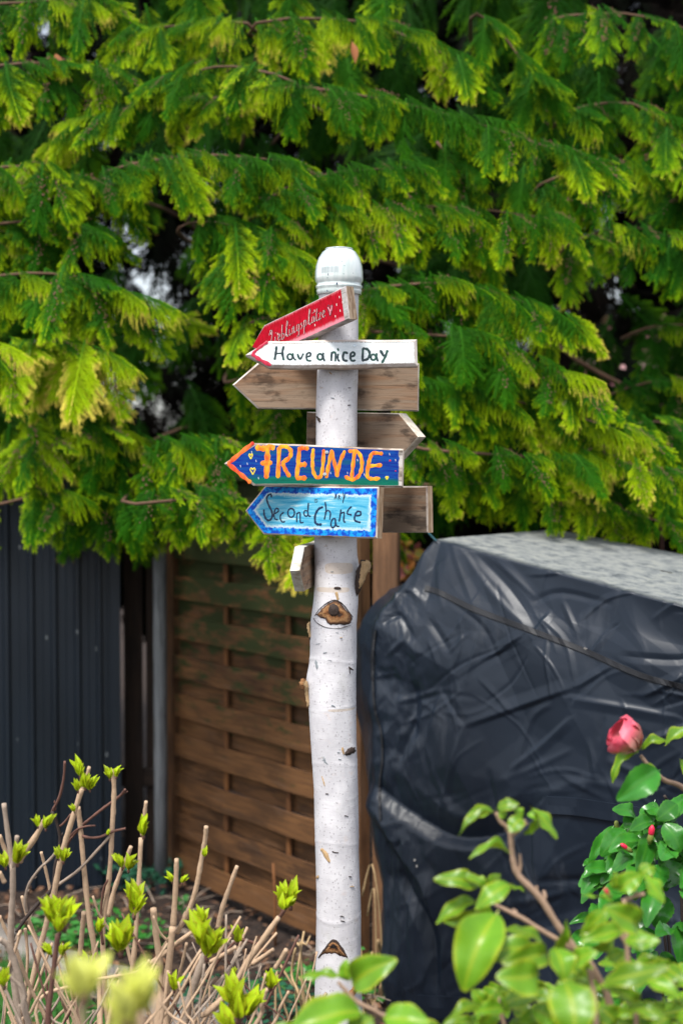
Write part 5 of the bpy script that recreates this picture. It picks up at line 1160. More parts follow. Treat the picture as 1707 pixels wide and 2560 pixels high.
LF = [leaf_mesh('leaf', LEAFF, 30 + k, ell, .12 + .16 * (k % 3), .15 + .22 * (k % 2), .3, wav=.14) for k in range(8)]
LY = [leaf_mesh('leaf', LEAFY, 40 + k, lan, .06 + .10 * (k % 3), .38, .1, nx=5, ny=8, wav=.12) for k in range(5)]
LP = [leaf_mesh('leaf', LEAFP, 50 + k, lan, .10, .3, .1, nx=5, ny=8, wav=.1) for k in range(3)]
LG = [leaf_mesh('leaf', LEAFG, 55 + k, ell, .10, .15, .1, nx=5, ny=6) for k in range(3)]
def leaf(parent, meshes, base, tip, width, nrm=(0, -.5, .85), rg=random, name='leaf'):
    d = tip - base; L = d.length; d.normalize(); n = Vector(nrm); n = n - d * n.dot(d)
    if n.length < 1e-4: n = d.orthogonal()
    n.normalize(); x = d.cross(n)
    M = Matrix(((x.x * width, d.x * L, n.x * L, base.x), (x.y * width, d.y * L, n.y * L, base.y), (x.z * width, d.z * L, n.z * L, base.z), (0, 0, 0, 1)))
    o = bpy.data.objects.new(name, rg.choice(meshes)); C.objects.link(o); o.parent = parent
    o.matrix_parent_inverse = Matrix.Translation(parent.location).inverted(); o.matrix_basis = M; return o
def stem(parent, pts, r, mat, root=None, n=8, name='stem', knobs=0, seed=0, r1=None):
    """pts: (px,py,Y); r in photograph px"""
    rg = random.Random(seed); W3 = [P(*p) for p in pts]; Ym = pts[0][2]
    if root is not None: W3 = W3 + [W3[-1].lerp(root, .5) + Vector((0, 0, .02)), root]
    pp = smooth_path([tuple(p) for p in W3], 5); m = len(pp); r0 = S(r, Ym); e = S(r1, Ym) if r1 else r0 * 1.25
    rad = [(r0 + (e - r0) * i / (m - 1)) * rg.uniform(.86, 1.14) for i in range(m)]; mb = MB(); mb.tube(pp, rad, n)
    for k in range(knobs):
        i = rg.randint(1, m - 2); q = Vector(pp[i]); t = (Vector(pp[i + 1]) - q).normalized(); s = t.cross(Vector((rg.uniform(-1, 1), rg.uniform(-1, 1), rg.uniform(-1, 1)))).normalized()
        mb.tube([q, q + s * rad[i] * 1.5 + t * rad[i] * -1.0, q + s * rad[i] * 2.0 - t * rad[i] * 2.6], [rad[i] * .6, rad[i] * .6, rad[i] * .3], 6)
    return part(name, mb.mesh(name), parent, mat, True)
def bud(parent, px, py, Y, size, meshes, rg, lean=0.0, n=None):
    """a sprouting whorl: its foot at (px,py+size/2), leaves rising and spreading"""
    foot = P(px - math.sin(R(lean)) * size * .5, py + size * .48, Y); n = n or rg.randint(6, 9); s = S(size, Y)
    for k in range(n):
        f = k / n; sp = .08 + .52 * (f ** .9); az = k * 2.4 + rg.uniform(-.4, .4); up = Vector((math.sin(R(lean)), 0, math.cos(R(lean))))
        d = (up * (1.0 - .35 * sp) + Vector((math.cos(az) * sp, math.sin(az) * sp * .8, 0))).normalized(); L = s * rg.uniform(.6, 1.1) * (1 - .35 * sp)
        leaf(parent, meshes, foot + d * L * .05, foot + d * L, L * rg.uniform(.30, .44), (-d.x * .9 + rg.uniform(-.2, .2), -.55 - d.y, .35), rg)
    mb = MB(); mb.tube([foot - UPV * s * .08, foot + UPV * s * .04, foot + UPV * s * .16], [s * .055, s * .075, s * .03], 6); part('bud_scale', mb.mesh('bud_scale'), parent, STEMR, True)

root = P(235, 3170, 2.75); root.z = 0.0
shrub = thing('pruned_shrub', 'pruned shrub at lower left with cut tan stems and fresh green sprouts', 'shrub', tuple(root))
ST = [  # points, radius, depth, material, knobs
    ([(11, 2009), (20, 2080), (33, 2165)], 7, 2.62, STEMG), ([(0, 2088), (12, 2120), (30, 2165)], 6, 2.64, STEM), ([(44, 2090), (38, 2130), (33, 2168)], 6, 2.6, STEMG),
    ([(33, 2160), (33, 2235), (29, 2300), (30, 2380), (50, 2560)], 9.5, 2.62, STEMG, 1), ([(112, 2051), (92, 2088), (66, 2126), (50, 2152)], 8.5, 2.6, STEM),
    ([(224, 1917), (214, 1960), (204, 1978)], 5, 2.7, STEM), ([(205, 1972), (184, 2040), (163, 2108), (148, 2170), (135, 2237), (104, 2360), (67, 2517), (60, 2580)], 8, 2.7, STEM, 1),
    ([(196, 2018), (201, 2060), (208, 2138), (222, 2279), (238, 2377), (250, 2480)], 8, 2.75, STEM, 1), ([(283, 1925), (286, 1975), (282, 2060), (277, 2150), (272, 2209), (258, 2321), (262, 2440), (270, 2560)], 7.5, 2.72, STEM, 1),
    ([(366, 2003), (361, 2045), (356, 2090)], 5.5, 2.7, STEM), ([(353, 2095), (346, 2240), (338, 2360), (330, 2440), (322, 2560)], 7, 2.7, STEM, 1), ([(328, 2116), (316, 2150), (303, 2178), (285, 2230), (272, 2290)], 6, 2.68, STEM),
    ([(163, 1903), (160, 1945), (150, 1990), (135, 2021), (131, 2032)], 3.8, 2.75, STEMR, 2), ([(131, 2030), (142, 2055), (151, 2102), (138, 2170), (132, 2220), (107, 2247), (70, 2290), (42, 2330)], 4.8, 2.74, STEMD, 2),
    ([(314, 1973), (300, 1990), (252, 2026), (205, 2065), (175, 2100), (168, 2120)], 4, 2.75, STEMR, 2), ([(314, 2071), (285, 2078), (252, 2092), (225, 2094), (208, 2090)], 3.6, 2.72, STEMR, 1), ([(239, 2064), (215, 2066), (190, 2076), (168, 2100)], 3, 2.74, STEMR),
    ([(275, 2091), (240, 2130), (196, 2176), (143, 2214)], 4, 2.74, STEMG), ([(178, 2035), (160, 2058), (146, 2068)], 3, 2.74, STEMR), ([(148, 2120), (128, 2146), (100, 2172), (73, 2211), (64, 2251), (68, 2280)], 4, 2.68, STEMG, 3),
    ([(104, 2130), (113, 2165), (123, 2209), (135, 2262)], 4.2, 2.8, STEM), ([(56, 2240), (66, 2280), (82, 2320), (104, 2377), (130, 2440), (157, 2503), (172, 2560)], 4.8, 2.8, STEM, 1), ([(0, 2290), (20, 2335), (42, 2377), (67, 2447), (92, 2500), (115, 2545), (130, 2600)], 5.2, 2.66, STEM),
    ([(64, 2321), (70, 2391), (65, 2470), (62, 2560)], 4.6, 2.82, STEM), ([(211, 2279), (206, 2330), (201, 2390)], 7, 2.8, STEM), ([(146, 2335), (138, 2400), (128, 2480), (121, 2570)], 7.5, 2.45, STEMR), ([(0, 2348), (22, 2366), (42, 2420), (58, 2480), (73, 2560)], 9.5, 2.5, STEMG),
    ([(384, 2271), (390, 2330), (400, 2405), (402, 2480)], 9.5, 2.72, STEM), ([(442, 2147), (440, 2210), (433, 2321)], 7.6, 2.72, STEM), ([(516, 2066), (513, 2100), (505, 2142), (492, 2215), (477, 2265), (460, 2300), (443, 2331)], 6.8, 2.7, STEM, 1),
    ([(432, 2318), (424, 2400), (416, 2480), (414, 2580)], 10.5, 2.7, STEM, 1), ([(593, 2165), (575, 2215), (556, 2270), (545, 2320)], 6.8, 2.76, STEM), ([(697, 2293), (660, 2345), (622, 2400), (575, 2477), (520, 2530), (470, 2580)], 8.5, 2.62, STEM, 1),
    ([(722, 2255), (708, 2280), (697, 2296)], 5, 2.62, STEMR), ([(591, 2367), (560, 2386), (524, 2405)], 5.6, 2.68, STEM), ([(684, 2373), (660, 2390), (630, 2410)], 5.6, 2.66, STEM), ([(716, 2373), (704, 2396), (688, 2420)], 6.4, 2.6, STEM), ([(668, 2472), (655, 2510), (634, 2570)], 6.8, 2.58, STEM),
    ([(520, 2373), (495, 2435), (475, 2500), (455, 2580)], 13, 2.66, STEMG), ([(496, 2319), (450, 2352), (400, 2392), (330, 2440), (290, 2480)], 6.6, 2.72, STEM), ([(467, 2357), (458, 2400), (448, 2440), (436, 2500)], 4.5, 2.76, STEM), ([(588, 2350), (612, 2350), (648, 2362)], 4.2, 2.7, STEMR),
    ([(590, 2352), (562, 2382), (535, 2418), (518, 2445)], 4.5, 2.7, STEMR), ([(722, 2478), (700, 2520), (676, 2570)], 4.6, 2.64, STEM), ([(233, 2240), (246, 2280), (258, 2300), (276, 2326)], 3.6, 2.68, STEM), ([(384, 2290), (400, 2330), (418, 2350)], 3.6, 2.68, STEM),
    ([(155, 2360), (172, 2420), (180, 2480), (200, 2560)], 5, 2.72, STEM), ([(270, 2200), (258, 2230), (252, 2300), (258, 2360)], 3.6, 2.74, STEMR), ([(160, 2378), (115, 2460), (78, 2530), (60, 2580)], 4.5, 2.58, STEM), ([(375, 2400), (340, 2430), (200, 2460), (90, 2530)], 4.6, 2.6, STEM),
    ([(0, 2180), (12, 2205)], 6, 2.55, STEM), ([(45, 2340), (52, 2330), (30, 2400), (0, 2470)], 4, 2.62, STEM), ([(0, 2420), (25, 2440), (60, 2480), (75, 2560)], 5, 2.4, STEMG), ([(400, 2405), (360, 2480), (300, 2560)], 5, 2.74, STEM), ([(560, 2440), (520, 2490), (470, 2560)], 5.5, 2.7, STEMG), ([(300, 2430), (310, 2500), (300, 2570)], 6.5, 2.66, STEMG)]
for k, st in enumerate(ST):
    pts, r, Y, m = st[:4]; rt = root + Vector(((k * 37 % 11 - 5) * .02, (k * 53 % 7 - 3) * .02, 0)) if pts[-1][1] > 2478 and pts[-1][1] > pts[0][1] else None
    stem(shrub, [(x, y, Y + .16 + .01 * i) for i, (x, y) in enumerate(pts)], r * .84, m, rt, 8, 'stem', st[4] if len(st) > 4 else 0, k)
rg = random.Random(88)
for k in range(72):
    x = rg.uniform(-60, 740); top = rg.uniform(2280, 2530); a = rg.uniform(-.8, .8); Yk = rg.uniform(2.65, 3.1); ln_ = 2600 - top
    stem(shrub, [(x + a * ln_, top, Yk), (x + a * ln_ * .5 + rg.uniform(-8, 8), top + ln_ * .5, Yk), (x, 2600, Yk)], rg.uniform(1.6, 4.4), rg.choice([STEM, STEM, STEM, STEMG, STEMR]), root + Vector((rg.uniform(-.15, .15), rg.uniform(-.1, .1), 0)), 6, 'stem', rg.choice([0, 1, 2]), 300 + k)
rg = random.Random(8)
for px, py, s, Y, ln in [(198, 1915, 62, 2.68, -8), (212, 1948, 52, 2.68, -5), (192, 1958, 46, 2.66, -10), (234, 1956, 46, 2.68, 22), (270, 1930, 42, 2.7, -15), (298, 1924, 44, 2.7, 18), (362, 2062, 66, 2.66, 5), (298, 2146, 56, 2.66, -18), (332, 2152, 56, 2.66, 22),
                          (92, 2050, 40, 2.6, -12), (124, 2050, 52, 2.58, 20), (4, 2146, 54, 2.6, -25), (54, 2128, 72, 2.58, 16), (142, 2128, 44, 2.68, -15), (164, 2130, 56, 2.66, 10), (182, 2018, 28, 2.7, -20), (130, 2270, 100, 2.42, -12), (172, 2270, 108, 2.42, 12), (150, 2300, 70, 2.40, 0), (165, 2370, 46, 2.5, 25), (118, 2368, 46, 2.5, -30),
                          (330, 2232, 84, 2.62, -12), (352, 2250, 90, 2.62, 22), (292, 2330, 118, 2.45, -10), (322, 2330, 100, 2.45, 20), (250, 2312, 44, 2.6, 0), (210, 2392, 40, 2.55, -20), (235, 2394, 36, 2.55, 20),
                          (500, 2320, 118, 2.5, -14), (536, 2345, 110, 2.5, 20), (500, 2285, 66, 2.52, -10), (597, 2328, 66, 2.6, 6), (700, 2226, 76, 2.58, -14), (738, 2230, 84, 2.58, 16), (724, 2250, 60, 2.56, 30), (568, 2470, 110, 2.45, -18), (600, 2490, 130, 2.45, 4), (640, 2500, 90, 2.46, 26), (560, 2540, 80, 2.4, -20),
                          (672, 2442, 66, 2.55, -4), (690, 2450, 50, 2.55, 26), (422, 2190, 36, 2.7, -28), (464, 2192, 36, 2.7, 28), (513, 2128, 34, 2.68, 4), (12, 2436, 70, 2.4, 0), (436, 2450, 60, 2.6, 0), (585, 2425, 26, 2.6, 0), (272, 2080, 20, 2.7, 0)]:
    bud(shrub, px, py, Y + .14, s * .98, LY, rg, ln)
root2 = P(290, 5200, 1.45); root2.z = 0
near = thing('near_shrub_shoots', 'out-of-focus pale yellow-green shoots close to the viewer at lower left', 'shoots', tuple(root2))
for pts in ([(215, 2500), (205, 2560)], [(300, 2560), (310, 2640)], [(350, 2570), (352, 2640)], [(395, 2520), (390, 2600)]):
    stem(near, [(x, y, 1.42) for x, y in pts], 9, STEM, root2, 7)
for px, py, s, ln in ((190, 2440, 130, -14), (232, 2430, 150, 12), (300, 2500, 140, -16), (335, 2480, 170, 2), (372, 2460, 170, 16), (330, 2550, 120, 8), (290, 2560, 110, -10)):
    bud(near, px, py, 1.42 + rg.uniform(-.05, .05), s, LP, rg, ln, 5)

# ------------------------------------------------------------------ camellia in front, right
def px_leaf(parent, meshes, b, t, w, Y, rg, dz=0.0, nrm=None):
    Yb = Y; Yt = Y - dz; nn = nrm or (rg.uniform(-.35, .35), -.75, .65)
    leaf(parent, meshes, P(b[0], b[1], Yb), P(t[0], t[1], Yt), S(w, Y), nn, rg)
root3 = P(1560, 3500, 2.25); root3.z = 0
camf = thing('camellia_branches', 'yellow-green camellia branches in front of the black cover, lower right', 'camellia', tuple(root3))
rg = random.Random(14)
def cst(pts, r, Y=2.2, rt=None, k=1, r1=None): stem(camf, [(x, y, Y) for x, y in pts], r, CAMST, rt, 8, 'stem', k, int(pts[0][0]), r1)
cst([(1239, 2032), (1252, 2055), (1273, 2075), (1278, 2119), (1284, 2160), (1296, 2190), (1348, 2243), (1390, 2308), (1439, 2375), (1485, 2430), (1530, 2560)], 5, 2.2, root3, 3, 12)
cst([(1312, 2050), (1300, 2070), (1281, 2088)], 4); cst([(1237, 2262), (1270, 2278), (1309, 2298), (1353, 2326), (1440, 2376)], 5.5, 2.2, None, 2); cst([(1298, 2135), (1300, 2165), (1296, 2190)], 3.5)
cst([(1340, 2215), (1345, 2240), (1352, 2250)], 3); cst([(1560, 2248), (1563, 2320), (1568, 2400), (1575, 2495), (1590, 2580)], 6.5, 2.15, root3, 1); cst([(1471, 2423), (1482, 2480), (1492, 2580)], 7, 2.05, root3, 1); cst([(1610, 2235), (1585, 2240), (1562, 2250)], 5, 2.15)
cst([(1540, 2300), (1550, 2335), (1563, 2360)], 4, 2.15); cst([(1250, 2505), (1262, 2570)], 5, 2.2, root3)
for b, t, w, Y, dz, nr in [
    ((1232, 2030), (1146, 2090), 34, 2.2, .02, (-.5, -.5, .8)), ((1229, 2026), (1165, 2042), 34, 2.22, 0, None), ((1244, 2020), (1296, 2010), 36, 2.2, .01, None), ((1246, 2030), (1262, 2046), 24, 2.2, 0, None), ((1305, 2040), (1286, 2022), 30, 2.2, 0, None), ((1304, 2046), (1274, 2080), 44, 2.19, .02, None),
    ((1330, 2022), (1392, 2096), 42, 2.2, .02, (.5, -.5, .7)), ((1335, 2040), (1310, 2086), 26, 2.21, 0, (.6, -.5, .4)), ((1318, 2036), (1352, 2048), 26, 2.2, 0, None), ((1272, 2134), (1172, 2148), 26, 2.18, .03, (0, -.35, .9)), ((1196, 2212), (1084, 2198), 50, 2.15, .02, (0, -.8, .6)), ((1208, 2242), (1152, 2184), 32, 2.14, 0, (.8, -.6, .2)),
    ((1222, 2212), (1250, 2186), 30, 2.2, 0, None), ((1215, 2205), (1188, 2196), 22, 2.2, 0, None), ((1272, 2212), (1188, 2274), 58, 2.12, .02, (-.2, -.8, .6)), ((1310, 2228), (1268, 2214), 18, 2.2, 0, (0, -.3, 1)), ((1186, 2254), (1090, 2310), 50, 2.16, .02, (-.3, -.7, .7)), ((1192, 2264), (1108, 2304), 34, 2.2, 0, (.3, -.9, -.2)),
    ((1240, 2286), (1158, 2478), 122, 2.05, .05, (-.25, -.9, .35)), ((1236, 2300), (1250, 2340), 26, 2.1, 0, None), ((1215, 2260), (1198, 2300), 40, 2.18, 0, (.4, -.9, 0)), ((1352, 2352), (1262, 2324), 48, 2.1, .02, (0, -.5, .85)), ((1336, 2372), (1186, 2388), 66, 2.05, .04, (0, -.8, .6)), ((1364, 2384), (1254, 2408), 64, 2.02, .04, (-.2, -.9, .4)),
    ((1374, 2374), (1414, 2300), 48, 2.1, .02, (.5, -.8, .3)), ((1342, 2436), (1240, 2444), 92, 1.98, .03, (0, -.95, .3)), ((1386, 2372), (1408, 2452), 76, 2.02, .03, (.3, -.9, .2)), ((1412, 2456), (1436, 2610), 122, 1.9, .05, (0, -.95, .25)), ((1440, 2406), (1492, 2380), 52, 2.05, .02, None), ((1425, 2390), (1470, 2440), 50, 2.08, 0, (.4, -.9, .1)),
    ((1212, 2516), (1180, 2474), 44, 2.15, 0, None), ((1232, 2520), (1196, 2560), 52, 2.15, 0, (.3, -.9, 0)), ((1258, 2513), (1340, 2490), 60, 2.12, .03, (0, -.7, .7)), ((1208, 2512), (1104, 2572), 40, 2.1, .04, (-.4, -.5, .8)), ((1280, 2440), (1262, 2500), 40, 2.2, 0, None), ((1320, 2470), (1370, 2500), 50, 2.15, 0, None), ((1330, 2520), (1400, 2560), 60, 2.1, 0, (.3, -.9, .3)), ((1300, 2560), (1360, 2530), 44, 2.15, 0, None),
    ((1548, 2226), (1602, 2186), 52, 2.15, 0, (.3, -.7, .7)), ((1540, 2222), (1535, 2180), 40, 2.15, 0, None), ((1612, 2192), (1658, 2256), 52, 2.12, .02, (.6, -.7, .3)), ((1600, 2190), (1635, 2168), 40, 2.15, 0, None), ((1530, 2254), (1452, 2238), 18, 2.15, 0, (0, -.2, 1)), ((1592, 2312), (1508, 2270), 76, 2.05, .03, (-.1, -.85, .5)), ((1512, 2276), (1460, 2330), 46, 2.12, 0, (-.3, -.95, 0)), ((1556, 2330), (1452, 2356), 48, 2.1, .03, (0, -.7, .7)), ((1530, 2340), (1476, 2372), 40, 2.15, 0, (.2, -.9, -.2)),
    ((1562, 2352), (1648, 2352), 50, 2.08, .02, (0, -.7, .7)), ((1510, 2456), (1672, 2420), 62, 1.98, .04, (.1, -.7, .7)), ((1590, 2510), (1498, 2464), 46, 2.02, .03, (0, -.8, .6)), ((1566, 2520), (1662, 2546), 46, 1.98, .03, (0, -.6, .8)), ((1612, 2450), (1698, 2496), 50, 2.05, .03, (.2, -.8, .5)), ((1520, 2400), (1560, 2380), 40, 2.1, 0, None), ((1500, 2520), (1540, 2560), 60, 2.1, 0, (.2, -.9, .1)), ((1590, 2400), (1640, 2440), 50, 2.15, 0, (.3, -.9, .1)), ((1450, 2340), (1492, 2330), 40, 2.15, 0, None)]:
    px_leaf(camf, LF, b, t, w * .98, Y, rg, dz, nr)
for k in range(175):      # the lower mass of the same branches
    px = rg.uniform(1180, 1760); py = rg.uniform(2470, 2700) if px < 1420 else rg.uniform(2400, 2700); a = rg.uniform(-1, 1) * 1.5; L = rg.uniform(50, 92)
    px_leaf(camf, LF, (px, py), (px + math.sin(a) * L, py + abs(math.cos(a)) * L * .5 - 10), L * .52, rg.uniform(2.1, 2.4), rg, .03)
# shoot with the leaves at the foot of the signpost
root4 = P(960, 3600, 2.15); root4.z = 0
cams = thing('camellia_shoot', 'camellia shoot with pale leaves crossing the foot of the signpost', 'camellia', tuple(root4))
stem(cams, [(845, 2455, 2.15), (870, 2482, 2.15), (898, 2508, 2.15), (951, 2536, 2.15), (1000, 2600, 2.15)], 4.5, CAMST, root4, 8, 'stem', 2, 3, 8)
for b, t, w, Y, dz, nr in [((845, 2440), (748, 2444), 34, 2.15, 0, (0, -.45, .9)), ((882, 2458), (992, 2398), 84, 2.1, .03, (-.1, -.9, .4)), ((872, 2452), (866, 2398), 36, 2.15, 0, (-.5, -.8, .2)), ((900, 2530), (720, 2580), 96, 2.0, .03, (0, -.6, .8)), ((930, 2545), (870, 2600), 70, 2.0, 0, (0, -.8, .5)), ((962, 2545), (1072, 2556), 78, 2.02, .02, (.1, -.7, .7)),
                          ((800, 2505), (830, 2525), 24, 2.1, 0, None), ((1010, 2560), (1120, 2600), 60, 2.05, 0, None), ((760, 2600), (690, 2560), 50, 2.0, 0, None)]:
    px_leaf(cams, LF, b, t, w, Y, rg, dz, nr)
# flowering twig at the right edge
root5 = P(1900, 3300, 2.75); root5.z = 0
camt = thing('camellia_twig', 'camellia twig at the right edge ending in a half-open pink-red flower', 'camellia', tuple(root5))
stem(camt, [(1600, 1888, 2.55), (1622, 1916, 2.55), (1659, 1950, 2.57), (1707, 1970, 2.6), (1800, 2050, 2.65), (1850, 2300, 2.7)], 5, CAMST, root5, 8, 'stem', 3, 4, 11)
for b, t, w, Y, dz, nr in [((1604, 1874), (1672, 1856), 32, 2.55, 0, (0, -.5, .9)), ((1664, 1862), (1745, 1826), 40, 2.53, 0, (0, -.5, .9)), ((1588, 1884), (1530, 1958), 28, 2.53, .01, (-.7, -.6, .3)), ((1644, 1928), (1540, 2000), 76, 2.5, .04, (-.1, -.95, .2)), ((1595, 1880), (1578, 1872), 16, 2.55, 0, None), ((1640, 1925), (1600, 1925), 26, 2.52, 0, None), ((1700, 1900), (1740, 1960), 40, 2.55, 0, None)]:
    px_leaf(camt, LB if w > 60 else LF, b, t, w, Y, rg, dz, nr)
t = NT('pink_red_petal'); e = t.attr('rim'); o = t.obj(); n = t.noise(o, 3, 3)
t.set('Base Color', t.mix(t.sstep(t.math('ADD', e, t.math('MULTIPLY', t.math('SUBTRACT', n, .5), .4)), .30, .85), (.85, .50, .36), t.mix(n, (.92, .06, .15), (.95, .26, .32)))); t.set('Roughness', .45); t.translucent((.9, .05, .12), .25); PETAL = t.m
def petal_mesh(seed):
    V, F, rim, rib = [], [], [], []; nx, ny = 7, 9; rg = random.Random(seed)
    for j in range(ny + 1):
        tt_ = j / ny; w = .16 + .42 * math.sin(math.pi * min(1, tt_ * .80)) ** .8; 
        if tt_ > .85: w *= 1 - (tt_ - .85) * 2.2
        for i in range(nx):
            x = -1 + 2 * i / (nx - 1); V.append((x * w, tt_ - .06 * abs(x) * (tt_ > .8), .30 * math.sin(tt_ * 2.2) - .22 * x * x * (.4 + tt_) + rg.uniform(-.012, .012))); rim.append(tt_); rib.append(0)
    for j in range(ny):
        for i in range(nx - 1): a = j * nx + i; F.append((a, a + 1, a + nx + 1, a + nx))
    me = mk('petal', V, F, {'rim': rim, 'rib': rib}); me.materials.append(PETAL); me.shade_smooth(); return me
PET = [petal_mesh(k) for k in range(3)]
def flower(parent, px, py, Y, size, d, n=9, spread=.42):
    b = P(px, py, Y); s = S(size, Y); d = Vector(d).normalized(); x = d.orthogonal().normalized(); y = d.cross(x); rg2 = random.Random(int(px))
    for k in range(n):
        a = k * 2.4; sp = spread * (.35 + .65 * (k / n)); r = x * math.cos(a) + y * math.sin(a); dd = (d + r * sp).normalized(); L = s * rg2.uniform(.85, 1.05); nn = r
        X = dd.cross((nn - dd * nn.dot(dd)).normalized()); N_ = (nn - dd * nn.dot(dd)).normalized()
        M = Matrix(((X.x * L, dd.x * L, N_.x * L, b.x), (X.y * L, dd.y * L, N_.y * L, b.y), (X.z * L, dd.z * L, N_.z * L, b.z), (0, 0, 0, 1)))
        o = bpy.data.objects.new('petal', PET[k % 3]); C.objects.link(o); o.parent = parent; o.matrix_parent_inverse = Matrix.Translation(parent.location).inverted(); o.matrix_basis = M
    mb = MB(); mb.tube([b - d * s * .06, b + d * s * .05, b + d * s * .22, b + d * s * .30], [s * .08, s * .17, s * .22, s * .18], 8); part('calyx', mb.mesh('calyx'), parent, LEAFG_P, True)
LEAFG_P = mat_plain('green_bud_scale', (.22, .26, .05), .5, .3, 60)
flower(camt, 1596, 1866, 2.54, 86, (-.72, -.15, .52), 10, .40)

# ------------------------------------------------------------------ dark camellia bush behind, right
root6 = P(1720, 3000, 3.1); root6.z = 0
camb = thing('camellia_bush', 'dense dark green camellia bush with small red buds at the right edge', 'camellia', tuple(root6))
rg = random.Random(19); c0 = P(1665, 2360, 2.98)
for k in range(298):
    th = rg.uniform(math.pi * .05, math.pi * 1.95); ph = rg.uniform(-1.2, 1.35); q = rg.uniform(.55, 1.0) ** .6
    d = Vector((math.cos(ph) * math.cos(th), -abs(math.cos(ph) * math.sin(th)), math.sin(ph)))
    b = c0 + Vector((d.x * .26 * q, d.y * .22 * q, d.z * .34 * q)); fx_, fy_ = proj(np.array([[b.x, b.y, b.z]])); fx_ = fx_[0]
    lim = float(np.interp(fy_[0], [1960, 2010, 2080, 2200, 2260, 2330, 2500], [1640, 1560, 1480, 1455, 1440, 1440, 1420]))
    if fx_ < lim + 45: continue
    dr = Vector((d.x * .6 + rg.uniform(-.6, .4), d.y * .5 - .2, rg.uniform(-.9, .35))).normalized(); L = S(rg.uniform(74, 112), 3.0)
    leaf(camb, LB, b, b + dr * L, L * .46, (rg.uniform(-.4, .4), -.7, .8), rg)
for b, t, w, Y in [((1532, 2066), (1470, 2160), 30, 2.95), ((1560, 2074), (1500, 2140), 54, 2.92), ((1475, 2150), (1456, 2165), 14, 2.95), ((1600, 2100), (1520, 2130), 46, 2.9), ((1614, 2112), (1530, 2180), 56, 2.88), ((1520, 2190), (1445, 2215), 60, 2.9), ((1540, 2170), (1480, 2180), 44, 2.93), ((1660, 2060), (1700, 2130), 62, 2.85), ((1690, 2010), (1640, 2050), 50, 2.88), ((1640, 2020), (1600, 2060), 46, 2.92),
                  ((1470, 2340), (1420, 2360), 40, 2.95), ((1490, 2290), (1422, 2310), 26, 2.95), ((1660, 2240), (1640, 2320), 74, 2.86), ((1700, 2160), (1650, 2220), 64, 2.86), ((1580, 2040), (1560, 2070), 36, 2.95)]:
    px_leaf(camb, LB, b, t, w, Y, rg, .02, (rg.uniform(-.3, .2), -.8, .6))
for pts in ([(1545, 2070, 3.0), (1575, 2100, 3.02), (1640, 2200, 3.1)], [(1625, 2110, 2.95), (1632, 2160, 3.0), (1660, 2260, 3.1)], [(1660, 1990, 2.95), (1680, 2040, 3.0), (1700, 2200, 3.1)], [(1600, 2300, 3.0), (1620, 2350, 3.0), (1650, 2450, 3.1)]):
    stem(camb, pts, 4, STEMD, root6, 6, 'stem', 1, 5)
mb = MB(); rb_ = mat_plain('red_flower_bud', (.72, .02, .07), .4, .25, 60)
for px, py, s, dx, dz, Y in ((1625, 2092, 34, .1, 1, 2.84), (1568, 2122, 26, -.8, .6, 2.84), (1520, 2236, 22, -.5, .8, 2.1), (1540, 2060, 26, -.1, 1, 2.94)):
    b = P(px, py, Y); d = Vector((dx, -.2, dz)).normalized(); q = S(s, Y); prt = camb if Y > 2.5 else camf
    mb = MB(); mb.tube([b - d * q * .6, b - d * q * .2, b + d * q * .15, b + d * q * .3], [q * .12, q * .26, q * .22, q * .16], 8); part('bud_scale', mb.mesh('bud_scale'), prt, LEAFG_P, True)
    if px != 1540:
        mb = MB(); mb.tube([b + d * q * .05, b + d * q * .35, b + d * q * .7, b + d * q * .95], [q * .16, q * .24, q * .22, q * .06], 8); part('flower_bud', mb.mesh('flower_bud'), prt, rb_, True)
mb = MB(); mb.tube([P(1500, 2420, 3.3), P(1600, 2350, 3.4), P(1700, 2300, 3.4)], .004, 5)

# ------------------------------------------------------------------ small things on the bed
rg = random.Random(23)
def seedling(px, py, Y, h, label, n=7, meshes=LG, hpx=None):
    f = P(px, py, Y); f.z = max(0.0, f.z * 0); o = thing('seedling', label, 'plant', (f.x, Y, 0)); top = P(px, py - h, Y)
    mb = MB(); mb.tube([f, (f + top) / 2 + Vector((.01, 0, 0)), top], .0016, 5); part('stem', mb.mesh('stem'), o, STEMG, True)
    for k in range(n):
        q = f.lerp(top, .35 + .65 * k / n); a = k * 2.4; L = rg.uniform(.03, .05); d = Vector((math.cos(a), math.sin(a) * .8, .5)).normalized(); leaf(o, meshes, q, q + d * L, L * .5, (0, -.4, .9), rg)
def gY(py): return EYE * FPX / (py - 1143)
seedling(560, 2235, gY(2260) , 60, 'thin seedling with small green leaves in front of the slat fence', 9)
seedling(455, 2300, gY(2320), 60, 'low seedling by the grey fence post foot', 6)
seedling(620, 2460, 3.75, 40, 'round-leaved seedling left of the birch trunk', 5); seedling(760, 2480, 3.9, 60, 'seedling close to the birch trunk foot', 7)
seedling(240, 2300, 5.0, 40, 'seedling at the foot of the blue shed', 6)
